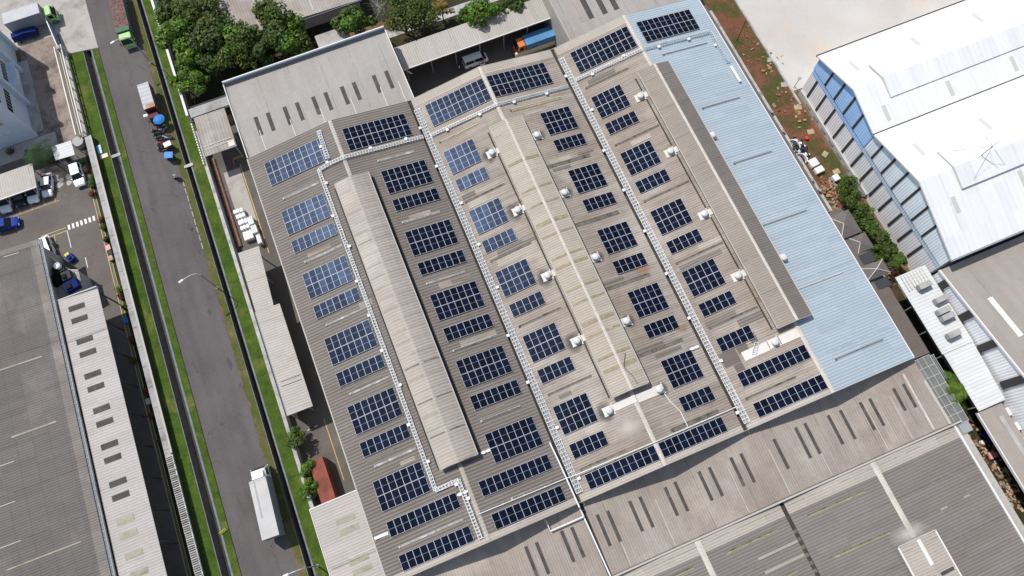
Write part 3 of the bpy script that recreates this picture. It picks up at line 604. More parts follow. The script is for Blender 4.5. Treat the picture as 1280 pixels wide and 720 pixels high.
# ------------------------------------------------------------------ solar arrays
PX, PY = 0.992, 2.045
pm_ = MB()
pm_.box(0, PX - .012, -PY + .03, 0, 0, .035, 'alu')
for (ya, yb) in ((-.03, -PY / 2 + .024), (-PY / 2 + .004, -PY + .06)):
    pm_.box(.026, PX - .038, yb, ya, .03, .039, 'solar_glass')
pm_.box(.026, PX - .038, -PY / 2 + .005, -PY / 2 + .023, .03, .037, 'cell_gap')
proto = pm_.build('solar_panel'); panel_me = proto.data; bpy.data.objects.remove(proto)
def array(x0, y0, cols, rows, label, slope, lift=.16):
    ang = slope_ang(x0 + .3); L = cols * PX
    xe = x0
    e = empty('solar_array', (x0, y0, zr(x0) + lift), 0, label, 'solar array', slope)
    e.rotation_euler = (0, -ang, 0)
    for r in range(rows):
        for c in range(cols):
            o = bpy.data.objects.new('solar_panel', panel_me); col.objects.link(o); o.parent = e
            o.location = (c * PX, -r * PY, random.uniform(.008, .02)); o.rotation_euler = (random.uniform(-.012, .012), random.uniform(-.012, .012), 0)
    rl = MB()
    for r in range(rows):
        for q in (.45, PY - .45): rl.box(-.1, L + .1, -r * PY - q - .03, -r * PY - q + .03, -.09, -.004, 'alu')
    for k in range(0, cols + 1, 2):
        for r in range(rows):
            for q in (.45, PY - .45): rl.box(k * PX - .04, k * PX + .02, -r * PY - q - .028, -r * PY - q + .028, -lift - .02, -.085, 'alu')
    rl.build('rail', parent=e)
    return e
big = [-10.92, -21.6, -32.05, -42.35, -53.05]; sml = [-16.05, -26.85, -37.35, -47.6, -58.5]
SL = [('AL', 2.27, 7, 'road-facing slope of the roadside gable'), ('AR', 18.2, 7, 'valley-facing slope of the roadside gable'), ('BL', 28.1, 5, 'road-facing slope of the middle gable'),
      ('BR', 44.1, 5, 'far slope of the middle gable'), ('CL', 52.82, 5, 'slope between second valley and blue roof')]
for nm, x, n, where in SL:
    wd = {7: 'seven', 5: 'five'}[n]
    grp = 'solar arrays on the ' + where
    for k, y in enumerate(big):
        if nm == 'CL' and k == 4: continue
        array(x, y, n, 2, f'{wd} by two solar array, {ORD[k]} from trees, {where}', grp)
    for k, y in enumerate(sml):
        if nm == 'CL' and k == 4: continue
        if k == 4 and nm in ('AL', 'AR'): continue
        array(x, y, n, 1, f'single-row {wd} panel array, {ORD[k]} from trees, {where}', grp)
array(52.82, -53.05, 5, 1, 'five panel array just above the white plinth with ladder and vent', 'solar arrays on the ' + SL[4][3])
for x, nm in ((2.2, SL[0][3]), (15.1, SL[1][3]), (28.35, SL[2][3]), (38.75, SL[3][3]), (53.1, SL[4][3])):
    array(x, -2.13, 10, 2, f'ten by two solar array, tree end, {nm}', 'solar arrays on the ' + nm)
array(64.55, -2.03, 10, 2, 'ten by two black solar array mounted on the pale blue roof', 'solar array on the blue roof')
for x, nm, y, pl in ((2.28, SL[0][3], -58.5, 'upper'), (15.2, SL[1][3], -58.45, 'upper'), (53.2, SL[4][3], -58.5, 'upper'), (2.38, SL[0][3], -62.95, 'last'), (15.25, SL[1][3], -62.82, 'last'), (28.42, SL[2][3], -62.85, 'last'), (38.75, SL[3][3], -62.88, 'last'), (53.22, SL[4][3], -62.98, 'last')):
    pl = 'next to last long' if pl == 'upper' else 'long eave-edge'
    array(x, y, 10, 1, f'{pl} row of ten panels, {nm}', 'solar arrays on the ' + nm)

# ------------------------------------------------------------------ cable trays
def tray(path, wd, label, mat='tray', lift=.28, cables=3, ladder=.42, group='cable trays on the factory roof'):
    pts = [Vector((p[0], p[1], zr(p[0]) + lift)) for p in path]
    e = empty('cable_tray', pts[0], 0, label, 'cable tray', group); L = -pts[0]
    lf = MB(); cb = MB()
    for a, b in zip(pts[:-1], pts[1:]):
        d = (b - a); ln = d.length; d.normalize(); s = Vector((-d.y, d.x, 0)).normalized() * (wd / 2)
        n = max(1, int(ln / ladder)); st = (-1, -1 + .13 / wd, 1 - .13 / wd, 1); vs = []; fs = []
        for k in range(n + 1):
            p = a + d * (ln * k / n) + L
            for t in (-.05, .05):
                for q in st: vs.append(p + s * q + d * t)
            o = k * 8
            for q in range(3): fs.append((o + q, o + q + 1, o + 5 + q, o + 4 + q))
            if k < n:
                for q in (0, 2): fs.append((o + 4 + q, o + 5 + q, o + 9 + q, o + 8 + q))
        lf.add(vs, fs, mat)
        for k in range(n + 1):
            p = a + d * (ln * k / n); h = d * .055
            if k % 5 == 0:
                lid = MB(); lid.hull([p + s * 1.25 - h + L - Vector((0, 0, lift)), p + s * 1.0 - h + L - Vector((0, 0, lift)), p + s * 1.0 + h + L - Vector((0, 0, lift)), p + s * 1.25 + h + L - Vector((0, 0, lift))],
                         [p + s * 1.25 - h + L, p + s * 1.0 - h + L, p + s * 1.0 + h + L, p + s * 1.25 + h + L], mat); lid.build('bracket', parent=e)
            if k % 13 == 6:
                q = p + s * random.choice((-1, 1)) * 1.35 + L
                MB().box(q.x - .22, q.x + .22, q.y - .2, q.y + .2, q.z - .05, q.z + .12, 'white').build('junction_box', parent=e)
        for c in range(cables):
            cp = []; off0 = (c - (cables - 1) / 2) * wd / max(cables, 1) * .7; m = max(2, int(ln / .8))
            for k in range(m + 1): cp.append(a + d * (ln * k / m) + s.normalized() * (off0 + random.uniform(-.09, .09)) + Vector((0, 0, .08 + random.uniform(0, .02))) + L)
            cb.tube(cp, .035, 'cable' if c % 2 else 'tray_grey', 5)
    lo_ = lf.build('ladder_frame', parent=e); md_ = lo_.modifiers.new('thick', 'SOLIDIFY'); md_.thickness = .07; md_.offset = 1
    if cables: cb.build('cable_weave', parent=e)
    return e
tray([(11.75, -1.1), (11.55, -6.0)], .62, 'short white ladder tray between the two top arrays of the roadside gable', cables=3)
tray([(26.2, -7.05), (13.83, -7.0), (11.3, -7.0), (9.75, -7.2), (9.75, -57.3), (12.95, -57.3), (13.0, -65.0)], .55, 'long white ladder tray with bends beside the rounded roadside roof monitor', cables=2)
tray([(27.0, -2.2), (27.0, -64.6)], .95, 'wide white cable-filled tray along the first roof valley', cables=4, ladder=.55)
tray([(51.5, -2.4), (51.5, -64.9)], .95, 'wide white cable-filled tray along the second roof valley', cables=4, ladder=.55)
tray([(27.5, -7.4), (38.4, -7.5)], .5, 'white tray crossing the road-facing slope of the middle gable', cables=2)
tray([(38.6, -7.5), (50.4, -7.5)], .55, 'grey-blue tray crossing the far slope of the middle gable', mat='tray_grey', cables=2)
tray([(52.1, -7.0), (63.2, -7.1)], .5, 'white tray crossing the slope just before the blue roof', cables=2)
tray([(63.5, -7.1), (75.6, -7.1), (75.6, -13.4)], .6, 'pale grey tray turning a corner on the blue roof', mat='tray_grey', cables=2)
tg = MB()
for k in range(7): tg.box(-.03, .03, -k * .45 - .12, -k * .45 + .12, -.1, .0, 'tray_grey')
tg.slab([(-.22, -3.1, .12), (.22, -3.1, .12), (.22, 0, .12), (-.22, 0, .12)], .05, 'white')
tag(tg.build('tray_cover', at_=(75.6, -14.3, zr(75.6) + .25)), 'white cover plate at the end of the blue roof tray', 'tray cover')
jb = MB().box(-.95, .9, -.2, .2, 0, .12, 'white').box(-1.0, .95, -.05, .05, .12, .15, 'tray')
tag(jb.build('cable_cover', at_=(1.15, -59.8, zr(1.15) + .05)), 'white cover strip at the road end of a long array', 'cover')
# small white junction boxes beside the arrays
jx = 0
for (x, y, d) in ((12.9, -59.0, 'end of the long array at the tray'), (17.6, -55.2, 'monitor corner on the roadside gable'), (49.6, -53.0, 'second valley and a black array')):
    jb = MB().box(-.75, .75, -.14, .14, 0, .1, 'white').box(-.55, -.15, -.2, .2, .1, .16, 'tray').box(.15, .55, -.2, .2, .1, .16, 'tray')
    o = jb.build('junction_box', at_=(x, y, zr(x) + .1)); o.rotation_euler = (0, -slope_ang(x), 0); tag(o, 'white junction strip beside the ' + d, 'junction box', 'junction strips')
# ------------------------------------------------------------------ pipes on the roof
def pipe(name, path, r, label, cat='pipe', mat='pipe', supports=True, group=None):
    e = empty(name, path[0], 0, label, cat, group); L = -Vector(path[0])
    MB().tube([Vector(p) + L for p in path], r, mat, 8).build('tube', parent=e)
    if supports:
        sm = MB()
        for a, b in zip(path[:-1], path[1:]):
            a, b = Vector(a), Vector(b); n = int((b - a).length / 3)
            for k in range(1, n + 1):
                p = a + (b - a) * k / (n + 1) + L; sm.box(p.x - .09, p.x + .09, p.y - .09, p.y + .09, p.z - r - .16, p.z - r * .5, 'white')
        if sm.v: sm.build('support', parent=e)
    return e
pipe('water_pipe', [(13.6, -62.2, zr(13.6) + .25), (14.2, -62.2, zr(14.2) + .22), (26.0, -62.3, zr(26) + .25), (26.46, -62.35, 8.95), (27, -62.4, zr(27) + .75), (38.48, -62.6, RZ + .25), (50.6, -62.5, zr(50.6) + .3), (51.2, -62.5, 8.9)], .055, 'thin white pipe crossing two gables just above the last panel rows')
pipe('water_pipe', [(25.9, -57.2, 8.95), (26.05, -60, 8.95), (26.2, -66.3, 8.95), (26.3, -66.5, 7.6), (26.35, -67.0, 7.35), (26.45, -70, 7.15), (26.6, -75.6, 6.75), (26.7, -80, 6.6)], .105, 'thick white pipe running off the first valley onto the lower roof')
pipe('water_pipe', [(26.33, -67.6, 7.6), (21.6, -67.6, 7.6), (21.55, -66.2, 7.6), (21.5, -66.0, 7.2)], .1, 'short white pipe branch hanging under the eave near the first valley', supports=False)
pipe('conduit', [(42.5, -56.6, zr(42.5) + .12), (42.9, -58.5, zr(42.9) + .1), (43.6, -60.2, zr(43.6) + .1), (43.6, -62.4, zr(43.6) + .15)], .05, 'thin white curved conduit below the roof fan at the middle monitor end', supports=False)
cv = [(38.9, -53.0, 12.0), (39.1, -51.6, 11.98), (39.9, -50.7, 11.85), (39.3, -53.6, 11.95), (38.9, -54.9, 12.0)]
pipe('roof_cable', [(39.8, -50.4, 11.84), (39.0, -51.7, 11.97), (38.8, -52.4, 12.02), (39.3, -53.5, 11.95), (39.5, -54.9, 11.92)], .03, 'thin black bent cable lying on the middle monitor roof', 'cable', 'cable_dark', False)
# ------------------------------------------------------------------ turbine vents
def vent(x, y, label, sheet, z0=None, grp='turbine vents on the factory roof'):
    z = zr(x) if z0 is None else z0
    e = empty('roof_turbine', (x, y, z + .03), 0, label, 'roof vent', grp)
    MB().lathe([(.42, -.12), (.42, .30), (.36, .38)], (0, 0, 0), 'vent_metal', 14).build('collar', parent=e)
    tb = MB().lathe([(.36, .36), (.47, .40), (.52, .52), (.49, .66), (.36, .74), (.0, .77)], (0, 0, 0), 'vent_metal', 18)
    for k in range(14):
        q = 6.2832 * k / 14; tb.tube([(.46 * math.cos(q), .46 * math.sin(q), .4), (.53 * math.cos(q + .2), .53 * math.sin(q + .2), .53), (.38 * math.cos(q + .4), .38 * math.sin(q + .4), .74)], .02, 'fascia', 4)
    tb.build('turbine', parent=e, smooth=True)
    a = slope_ang(x); bs = MB().slab([(-.75, -.62, .07), (.75, -.62, .07), (.75, .62, .07), (-.75, .62, .07)], .05, 'flash_sheet')
    for q in ((-.8, -.62), (-.8, .5), (.6, -.74), (.6, .66)): bs.box(q[0], q[0] + .2, q[1], q[1] + .14, .05, .09, 'flash_sheet')
    if sheet: bs.slab([(.76, -.42, .06), (sheet, -.42, .06), (sheet, .52, .06), (.76, .52, .06)], .04, 'flash_sheet')
    o = bs.build('flashing', parent=e); o.rotation_euler = (0, -a, 0)
    return e
for k, y in enumerate((-14.6, -24.8, -35.8, -46.1)): vent(34.7, y, f'white turbine vent with side sheet, {ORD[k]} from trees, before the middle monitor', 1.45)
for k, y in enumerate((-14.5, -24.9, -35.9, -46.2)): vent(42.1, y, f'round turbine vent without sheet, {ORD[k]} from trees, far side of middle monitor', 0)
for k, y in enumerate((-14.4, -24.8, -35.9, -46.2)): vent(59.5, y, f'white turbine vent with side sheet, {ORD[k]} from trees, before blue-side monitor', 1.35)
vent(34.75, -56.5, 'turbine vent at the road end of the long white sheet below middle monitor', 4.0)
e = vent(42.15, -56.5, 'turbine vent at the far end of the white sheet below middle monitor', 0)
o = MB().slab([(-3.4, -.62, .07), (-.76, -.62, .07), (-.76, .5, .07), (-3.4, .5, .07)], .04, 'flash_sheet').build('cover_sheet', parent=e); o.rotation_euler = (0, -slope_ang(42), 0)
e = vent(59.6, -56.7, 'turbine vent standing on the long white plinth below the blue-side monitor', 0)
o = MB().slab([(-4.6, -.72, .08), (-.9, -.72, .08), (-.9, .6, .08), (-4.6, .6, .08)], .05, 'flash_sheet').slab([(.9, -.7, .08), (3.6, -.7, .08), (3.6, .6, .08), (.9, .6, .08)], .05, 'flash_sheet').build('cover_sheet', parent=e); o.rotation_euler = (0, -slope_ang(59), 0)
vent(66.4, -24.9, 'turbine vent at the monitor edge on the blue roof nearer the trees', 0)
vent(66.6, -46.3, 'turbine vent at the monitor edge on the blue roof farther from trees', 0)
lad = MB()
for q in (-.25, .25): lad.box(-.9, .9, q - .04, q + .04, 0, .06, 'alu')
for k in range(7): lad.box(-.85 + k * .27, -.8 + k * .27, -.25, .25, .0, .05, 'alu')
o = lad.build('folding_ladder', at_=(57.0, -56.4, zr(57) + .22)); o.rotation_euler = (0, -slope_ang(57), .9); tag(o, 'small grey ladder lying on the white roof plinth', 'ladder')


# ================================================================== OTHER BUILDINGS
def part(root, mb, name, **k):
    o = mb.build(name, **k); o.parent = root; o.matrix_parent_inverse = root.matrix_basis.inverted(); return o
def building(name, loc, label, cat='building', group=None): return empty(name, loc, 0, label, cat, group)
def gable_wall(mb, prof, y0, y1, z0, m, inset=.25):
    """walls under a roof whose x-z profile is prof"""
    pts = [(prof[0][0] + inset, z0)] + [(min(max(x, prof[0][0] + inset), prof[-1][0] - inset), z - .15) for x, z in prof] + [(prof[-1][0] - inset, z0)]
    mb.hull([(p[0], y0 + inset, p[1]) for p in pts], [(p[0], y1 - inset, p[1]) for p in pts], m)
def gable_wall_y(mb, prof, x0, x1, z0, m, inset=.25):
    pts = [(prof[0][0] + inset, z0)] + [(min(max(y, prof[0][0] + inset), prof[-1][0] - inset), z - .15) for y, z in prof] + [(prof[-1][0] - inset, z0)]
    mb.hull([(x0 + inset, p[0], p[1]) for p in pts], [(x1 - inset, p[0], p[1]) for p in pts], m)

# grey annex with ten skylights, north of the roadside gable
A = building('annex_building', (13.5, 7, 0), 'flat grey roofed annex with a row of ten dark skylights')
pf = [(0.02, 8.12), (6.8, 8.55), (14.2, 8.25)]
mb = MB(); gable_wall_y(mb, pf, .3, 27.2, 0, 'wall_plain'); part(A, mb, 'wall')
mb = MB(); mb.profy(pf, .1, 27.25, .1, 'roof_n1'); part(A, mb, 'roof')
part(A, MB().box(.1, 27.3, 14.2, 14.42, 7.8, 9.0, 'parapet').box(.08, 27.32, 14.42, 14.6, 7.8, 9.03, 'fascia_white'), 'parapet')
part(A, MB().box(.0, .12, .05, 14.3, 7.9, 8.66, 'fascia_white').box(27.26, 27.38, .05, 14.3, 7.9, 8.66, 'fascia_white'), 'fascia')
for k, (u, v) in enumerate([(322.5, 155.5), (338.0, 151), (358.7, 143), (374.2, 137.5), (394.5, 130.2), (410, 125), (430.5, 117.5), (445.5, 112.5), (470.5, 103.5), (486, 98)]):
    p = at(u, v, 8.4); part(A, MB().slab([(p.x - .31, 3.3, 8.35), (p.x + .31, 3.3, 8.35), (p.x + .31, 6.6, 8.57), (p.x - .31, 6.6, 8.57)], .05, 'skylight_dark'), 'skylight')
for x in (3.0, 8.0, 13.0, 18.0, 23.0, 26.0):
    part(A, MB().slab([(x, .2, 8.16), (x + .1, .2, 8.16), (x + .1, 4.2, 8.42), (x, 4.2, 8.42)], .04, 'flash_sheet'), 'joint_strip')

# long carport north of the middle gable
c = building('vehicle_shed', (41, 10.8, 0), 'long open vehicle shed with pale ribbed roof above the white van', 'shed')
part(c, MB().slab([(27.9, 8.75, 4.35), (55.0, 8.75, 4.35), (55.0, 13.1, 4.75), (27.9, 13.1, 4.75)], .08, 'roof_shed'), 'roof')
part(c, MB().box(27.9, 55, 8.6, 8.74, 4.2, 4.4, 'fascia_white'), 'gutter')
part(c, MB().box(28, 55, 12.8, 12.95, 0, 4.6, 'wall_grey'), 'wall')
for k in range(7): part(c, MB().box(28.4 + k * 4.4, 28.55 + k * 4.4, 9.0, 9.15, 0, 4.35, 'steel_grey'), 'post')
tag(MB().box(47.2, 57.0, 6.35, 6.75, 0, 1.1, 'cream').build('boundary_wall'), 'low cream wall beside the orange cab lorry', 'wall')

# annex behind the blue roof
c = building('north_building', (65, 6, 0), 'grey sheet roofed building adjoining the tree end of blue roof gable')
mb = MB(); mb.profy([(0.02, 8.3), (14, 8.9)], 54.3, 79, .1, 'roof_n1'); part(c, mb, 'roof')
part(c, MB().box(54.6, 78.7, .3, 13.8, 0, 8.2, 'wall_plain'), 'wall')
part(c, MB().box(54.2, 54.32, 0.05, 14, 8.0, 8.9, 'fascia'), 'fascia')
part(c, MB().box(63.9, 76.8, .02, .12, 8.15, 8.5, 'parapet'), 'gutter')
for u, v, mt in ((725, 18, 'roof_old'), (733, 9, 'skylight_dark'), (751, 5, 'skylight_dark'), (766, 1, 'skylight_dark')):
    p = at(u, v, 8.6); part(c, MB().slab([(p.x - .45, 3.0, 8.46), (p.x + .45, 3.0, 8.46), (p.x + .45, 7.4, 8.66), (p.x - .45, 7.4, 8.66)], .05, mt), 'skylight')

# building far behind the trees
c = building('rear_building', (14, 33, 0), 'grey flat roofed building behind the trees at top edge')
part(c, MB().slab([(0, 26.2, 4.2), (26, 25.2, 4.2), (26, 45, 4.5), (0, 45, 4.5)], .1, 'roof_old'), 'roof')
part(c, MB().box(.4, 25.6, 26.6, 44.6, 0, 4.0, 'wall_plain'), 'wall')
part(c, MB().box(0, 26, 25.0, 25.1, 3.9, 4.25, 'parapet'), 'gutter')
for x in (8.5, 17.5): part(c, MB().slab([(x, 26.3, 4.26), (x + .3, 26.3, 4.26), (x + .3, 45, 4.55), (x, 45, 4.55)], .08, 'fascia'), 'joint_strip')
c = building('pump_house', (19, 20, 0), 'small pale flat roofed hut beside the parapet of the annex', 'hut')
part(c, MB().box(16.4, 20.9, 18.4, 21.1, 0, 3.8, 'wall_plain'), 'wall'); part(c, MB().box(16.2, 21.1, 18.2, 21.3, 3.8, 3.95, 'concrete'), 'roof')
c = building('guard_hut', (-1, 15.5, 0), 'small grey roofed hut under the trees by the yard wall', 'hut')
part(c, MB().box(-7.3, 1.0, 14.3, 16.8, 0, 3.0, 'steel_dark'), 'wall'); part(c, MB().slab([(-7.6, 14.6, 3.1), (1.0, 14.6, 3.1), (1.0, 16.2, 3.3), (-7.6, 16.2, 3.3)], .1, 'wall_grey'), 'roof')
mb = MB().box(-3.6, -1.6, 13.2, 14.1, 0, 1.0, 'yellow'); tag(MB().box(-.9, .9, -.45, .45, .15, .9, 'rust').box(-.95, .95, -.5, .5, .9, 1.0, 'rust').box(-.8, -.6, -.4, .4, 0, .15, 'rust').box(.6, .8, -.4, .4, 0, .15, 'rust').build('skip_bin', at_=(-2.6, 14.0, 0)), 'yellow brown bin between the hut and small shed', 'bin')

def shed(name, label, x0, x1, y0, y1, z, th, mat, posts=True, fall=.2, wall=None):
    c = building(name, ((x0 + x1) / 2, (y0 + y1) / 2, 0), label, 'shed')
    part(c, MB().slab([(x0, y0, z), (x1, y0, z - fall), (x1, y1, z - fall), (x0, y1, z)], th, mat), 'roof')
    if wall: part(c, MB().box(x0 + .2, x1 - wall, y0 + .2, y1 - .2, 0, z - fall - th - .02, 'wall_grey'), 'wall')
    if posts:
        n = max(2, int((y1 - y0) / 4)); 
        for k in range(n + 1):
            y = y0 + .2 + (y1 - y0 - .5) * k / n; part(c, MB().box(x1 - .35, x1 - .2, y, y + .14, 0, z - fall - th, 'steel_grey'), 'post')
    return c
s0 = shed('yard_shed', 'small worn grey shed roof beside the yard wall near the annex', -6.9, -1.75, 5.75, 13.4, 4.4, .12, 'roof_old', fall=.1)
for y in (6.9, 7.5): part(s0, MB().box(-6.7, -2.2, y, y + .08, 4.36, 4.44, 'flash_sheet'), 'joint_strip')
part(s0, MB().slab([(-2.9, 6.0, 4.40), (-1.9, 6.0, 4.38), (-1.9, 7.1, 4.38), (-2.9, 7.1, 4.40)], .04, 'flash_sheet'), 'cover_sheet')
s1 = building('storage_shed', (-5, -25, 0), 'long pale ribbed shed roof between yard wall and factory', 'shed')
part(s1, MB().slab([(-6.65, -39.2, 4.6), (-2.95, -39.2, 4.4), (-2.95, -22.6, 4.4), (-6.65, -22.6, 4.6)], .1, 'roof_shed_x'), 'roof')
part(s1, MB().slab([(-6.6, -22.6, 4.62), (-3.85, -22.6, 4.47), (-3.25, -12.5, 4.47), (-6.5, -12.5, 4.62)], .1, 'roof_shed_x'), 'roof')
part(s1, MB().box(-6.5, -6.3, -39, -12.6, 0, 4.4, 'wall_grey'), 'wall')
for k in range(7): part(s1, MB().box(-3.95, -3.8, -38.8 + k * 4.3, -38.65 + k * 4.3, 0, 4.35, 'steel_grey'), 'post')
part(s1, MB().box(-6.8, -6.67, -39.2, -22.6, 4.25, 4.5, 'parapet'), 'gutter')
for y in (-34.2, -34.9): part(s1, MB().slab([(-6.2, y, 4.61), (-3.2, y, 4.45), (-3.2, y + .06, 4.45), (-6.2, y + .06, 4.61)], .03, 'black'), 'joint_strip')
s2 = building('gatehouse', (-4, -60, 0), 'pale roofed low building with tan skylights by the red container', 'building')
part(s2, MB().slab([(-7.4, -80, 5.0), (-.45, -80, 5.0), (-.45, -52.75, 5.0), (-7.4, -52.75, 5.0)], .12, 'roof_lean'), 'roof')
part(s2, MB().box(-7.1, -.8, -79.6, -53.1, 0, 4.8, 'wall_plain'), 'wall')
part(s2, MB().box(-7.5, -7.41, -80, -52.7, 4.8, 5.06, 'fascia_white').box(-7.5, -.4, -52.74, -52.6, 4.75, 5.05, 'fascia_white'), 'fascia')
for (u, v) in ((432, 649.5), (436.5, 661.5), (449, 699.5), (453, 712)):
    p = at(u, v, 5); part(s2, MB().box(p.x - 1.35, p.x + 1.35, p.y - .38, p.y + .38, 4.98, 5.03, 'skylight_tan'), 'skylight')
for (y, m) in ((-54.6, 'flash_sheet'), (-60.6, 'flash_sheet'), (-61.1, 'skylight_strip')): part(s2, MB().box(-4.5 if m == 'flash_sheet' else -7, -.6, y, y + .07, 4.98, 5.04, m), 'joint_strip')

# ---------------- big grey roof left of the road
L = building('warehouse_building', (-46, -30, 0), 'large patched grey warehouse roof left of the car yard')
pf = [(-63.5, 5.5), (-46.6, 7.9), (-34.8, 6.72), (-33.6, 6.6)]
mb = MB(); gable_wall(mb, pf, -110, .2, 0, 'wall_plain'); part(L, mb, 'wall')
part(L, MB().profx(pf[:3], -110, .45, .12, 'roof_l'), 'roof'); part(L, MB().profx(pf[2:], -110, .45, .12, 'roof_l_edge'), 'roof_edge')
part(L, MB().box(-33.58, -33.22, -110, .45, 6.3, 6.46, 'parapet').box(-33.2, -33.1, -110, .45, 6.25, 6.6, 'wall_grey'), 'gutter')
for k in range(52): part(L, MB().box(-33.45, -33.25, -.2 - k * 1.15, -.12 - k * 1.15, 6.461, 6.56, 'fascia'), 'gutter_strap')
mb = MB(); mb.profx([(-63.5, 5.54), (-46.6, 7.94), (-34.8, 6.76), (-33.65, 6.64)], -.5, .43, .05, 'roof_l_edge'); part(L, mb, 'verge_sheet')
for (u0, v0, u1, v1) in ((-6, 463, 52, 447), (-30, 560, 70, 530), (12, 712, 100, 677)):
    a, b = at(u0, v0, 7.4), at(u1, v1, 7.1); y = (a.y + b.y) / 2
    zz = lambda x: 6.72 + .1 * (-34.8 - x) + .01 if x > -46.6 else 7.9 + (x + 46.6) * .142
    part(L, MB().slab([(a.x, y - .1, zz(a.x) + .035), (b.x, y - .1, zz(b.x) + .03), (b.x, y + .1, zz(b.x) + .03), (a.x, y + .1, zz(a.x) + .035)], .05, 'skylight_tan'), 'skylight_strip')
for (u0, v0, u1, v1) in ((-5, 585, 18, 578), (-5, 636, 20, 627), (0, 686, 27, 677), (2, 320, 21, 317)):
    a, b = at(u0, v0, 7.6), at(u1, v1, 7.5)
    part(L, MB().slab([(a.x, a.y - .04, zz(a.x) + .05), (b.x, a.y - .04, zz(b.x) + .05), (b.x, a.y + .04, zz(b.x) + .05), (a.x, a.y + .04, zz(a.x) + .05)], .03, 'flash_sheet'), 'joint_strip')
def ln_z(x): return 6.05 - .35 * (x + 33.0) / 5.8 + .035
n2 = building('lean_to', (-30, -40, 0), 'pale lean-to roof with paired skylights along the patched warehouse', 'shed')
part(n2, MB().slab([(-33.0, -110, 6.05), (-27.2, -110, 5.7), (-27.2, -10.2, 5.7), (-33.0, -10.2, 6.05)], .1, 'roof_lean'), 'roof')
part(n2, MB().box(-32.8, -31.2, -110, -10.6, 0, 5.5, 'wall_plain'), 'wall')
for k in range(12): part(n2, MB().box(-27.5, -27.35, -10.9 - k * 4.8, -10.75 - k * 4.8, 0, 5.55, 'steel_dark'), 'post')
part(n2, MB().box(-33.05, -27.15, -10.19, -10.1, 5.5, 6.1, 'fascia_white'), 'fascia')
for k, (u, v) in enumerate(((96, 384), (99.5, 399), (106, 425), (110, 441), (116, 468), (120, 484), (127, 511), (131, 528), (137, 556), (141, 573), (147.5, 603), (151, 620), (157, 650), (161, 668), (167.5, 693), (174, 716))):
    p = at(u, v, 5.9); part(n2, MB().slab([(p.x - 1.15, p.y - .42, ln_z(p.x - 1.15)), (p.x + 1.15, p.y - .42, ln_z(p.x + 1.15)), (p.x + 1.15, p.y + .42, ln_z(p.x + 1.15)), (p.x - 1.15, p.y + .42, ln_z(p.x - 1.15))], .04, 'skylight_dark' if k < 12 else 'skylight_tan'), 'skylight')
part(n2, MB().slab([(-32.9, -17.2, ln_z(-32.9)), (-27.3, -17.2, ln_z(-27.3)), (-27.3, -16.9, ln_z(-27.3)), (-32.9, -16.9, ln_z(-32.9))], .04, 'roof_old'), 'joint_strip')

# ---------------- pale blue office left of the gate
H = building('office_building', (-40, 36, 0), 'pale blue office block with deep wall fins at left edge')
part(H, MB().box(-48, -33.9, 24.2, 43.0, 0, 11.5, 'wall_house'), 'wall')
part(H, MB().box(-48.2, -33.8, 24.0, 43.2, 11.5, 11.9, 'wall_grey'), 'roof')
for (y0, y1, x1) in ((23.6, 24.19, -33.3), (30.1, 30.8, -33.2), (37.2, 37.9, -33.2), (42.4, 43.05, -33.3)):
    part(H, MB().box(-33.89 if y0 > 24 else -48, x1, y0, y1, 0, 12.1, 'wall_house'), 'wall_fin')
cp_ = [(-33.89, 30.9)] + [(-33.9 + 1.55 * math.sin(math.pi * k / 10) ** .8, 31.0 + 6.0 * k / 10) for k in range(1, 10)] + [(-33.89, 37.1)]
part(H, MB().prism(cp_, 3.6, 3.95, 'fascia_white'), 'canopy')
part(H, MB().box(-33.9, -32.6, 31.5, 36.6, 3.96, 4.02, 'wall_house'), 'canopy_deck')
for (y0, y1, z0, z1) in ((32.0, 36.0, 4.6, 5.8), (25.2, 29.4, 5.2, 6.6), (32.0, 36, 7.6, 8.8), (25.2, 29.4, 8.2, 9.6), (38.4, 42, 5.2, 6.6)):
    f = part(H, MB().box(-33.9, -33.8, y0 - .1, y1 + .1, z0 - .1, z1 + .1, 'fascia_white'), 'window')
    o = MB().box(-33.81, -33.76, y0, y1, z0, z1, 'car_glass').build('pane'); o.parent = f
    mm = MB()
    for k in range(1, 6): mm.box(-33.77, -33.74, y0 + (y1 - y0) * k / 6 - .03, y0 + (y1 - y0) * k / 6 + .03, z0, z1, 'fascia_white')
    o = mm.build('muntin'); o.parent = f
for x in (-36.2, -37.6, -39.0): part(H, MB().box(x - .4, x + .4, 23.5, 23.59, 3.2, 3.5, 'fascia_white'), 'vent_grille')
f = part(H, MB().box(-37.3, -35.4, 23.52, 23.59, 5.2, 7.1, 'fascia_white'), 'window'); o = MB().box(-37.1, -35.6, 23.47, 23.53, 5.4, 6.9, 'rust').build('pane'); o.parent = f
struct(MB().box(-33.88, -32.3, 24.3, 39.5, 0, .3, 'wall_grey').box(-32.3, -32.15, 24.3, 39.5, 0, .34, 'concrete_kerb'), 'terrace_path', 'raised grey walkway beside the pale blue office', 'path')
struct(rect(-60, -30.5, 20.5, 23.5, .013, 'concrete'), 'side_path', 'pale path in front of the office end wall', 'path')
s = building('carport', (-37, 14.5, 0), 'beige roofed carport over parked white cars', 'carport')
part(s, MB().slab([(-46, 12.3, 2.75), (-34.0, 12.3, 2.75), (-33.75, 16.6, 3.0), (-46, 16.6, 3.0)], .09, 'roof_shed'), 'roof')
part(s, MB().box(-46, -34.0, 12.14, 12.29, 2.6, 2.8, 'fascia_white'), 'gutter')
for x in (-44.5, -41.5, -37.6, -34.4): part(s, MB().box(x, x + .12, 16.0, 16.12, 0, 2.85, 'steel_grey'), 'post')
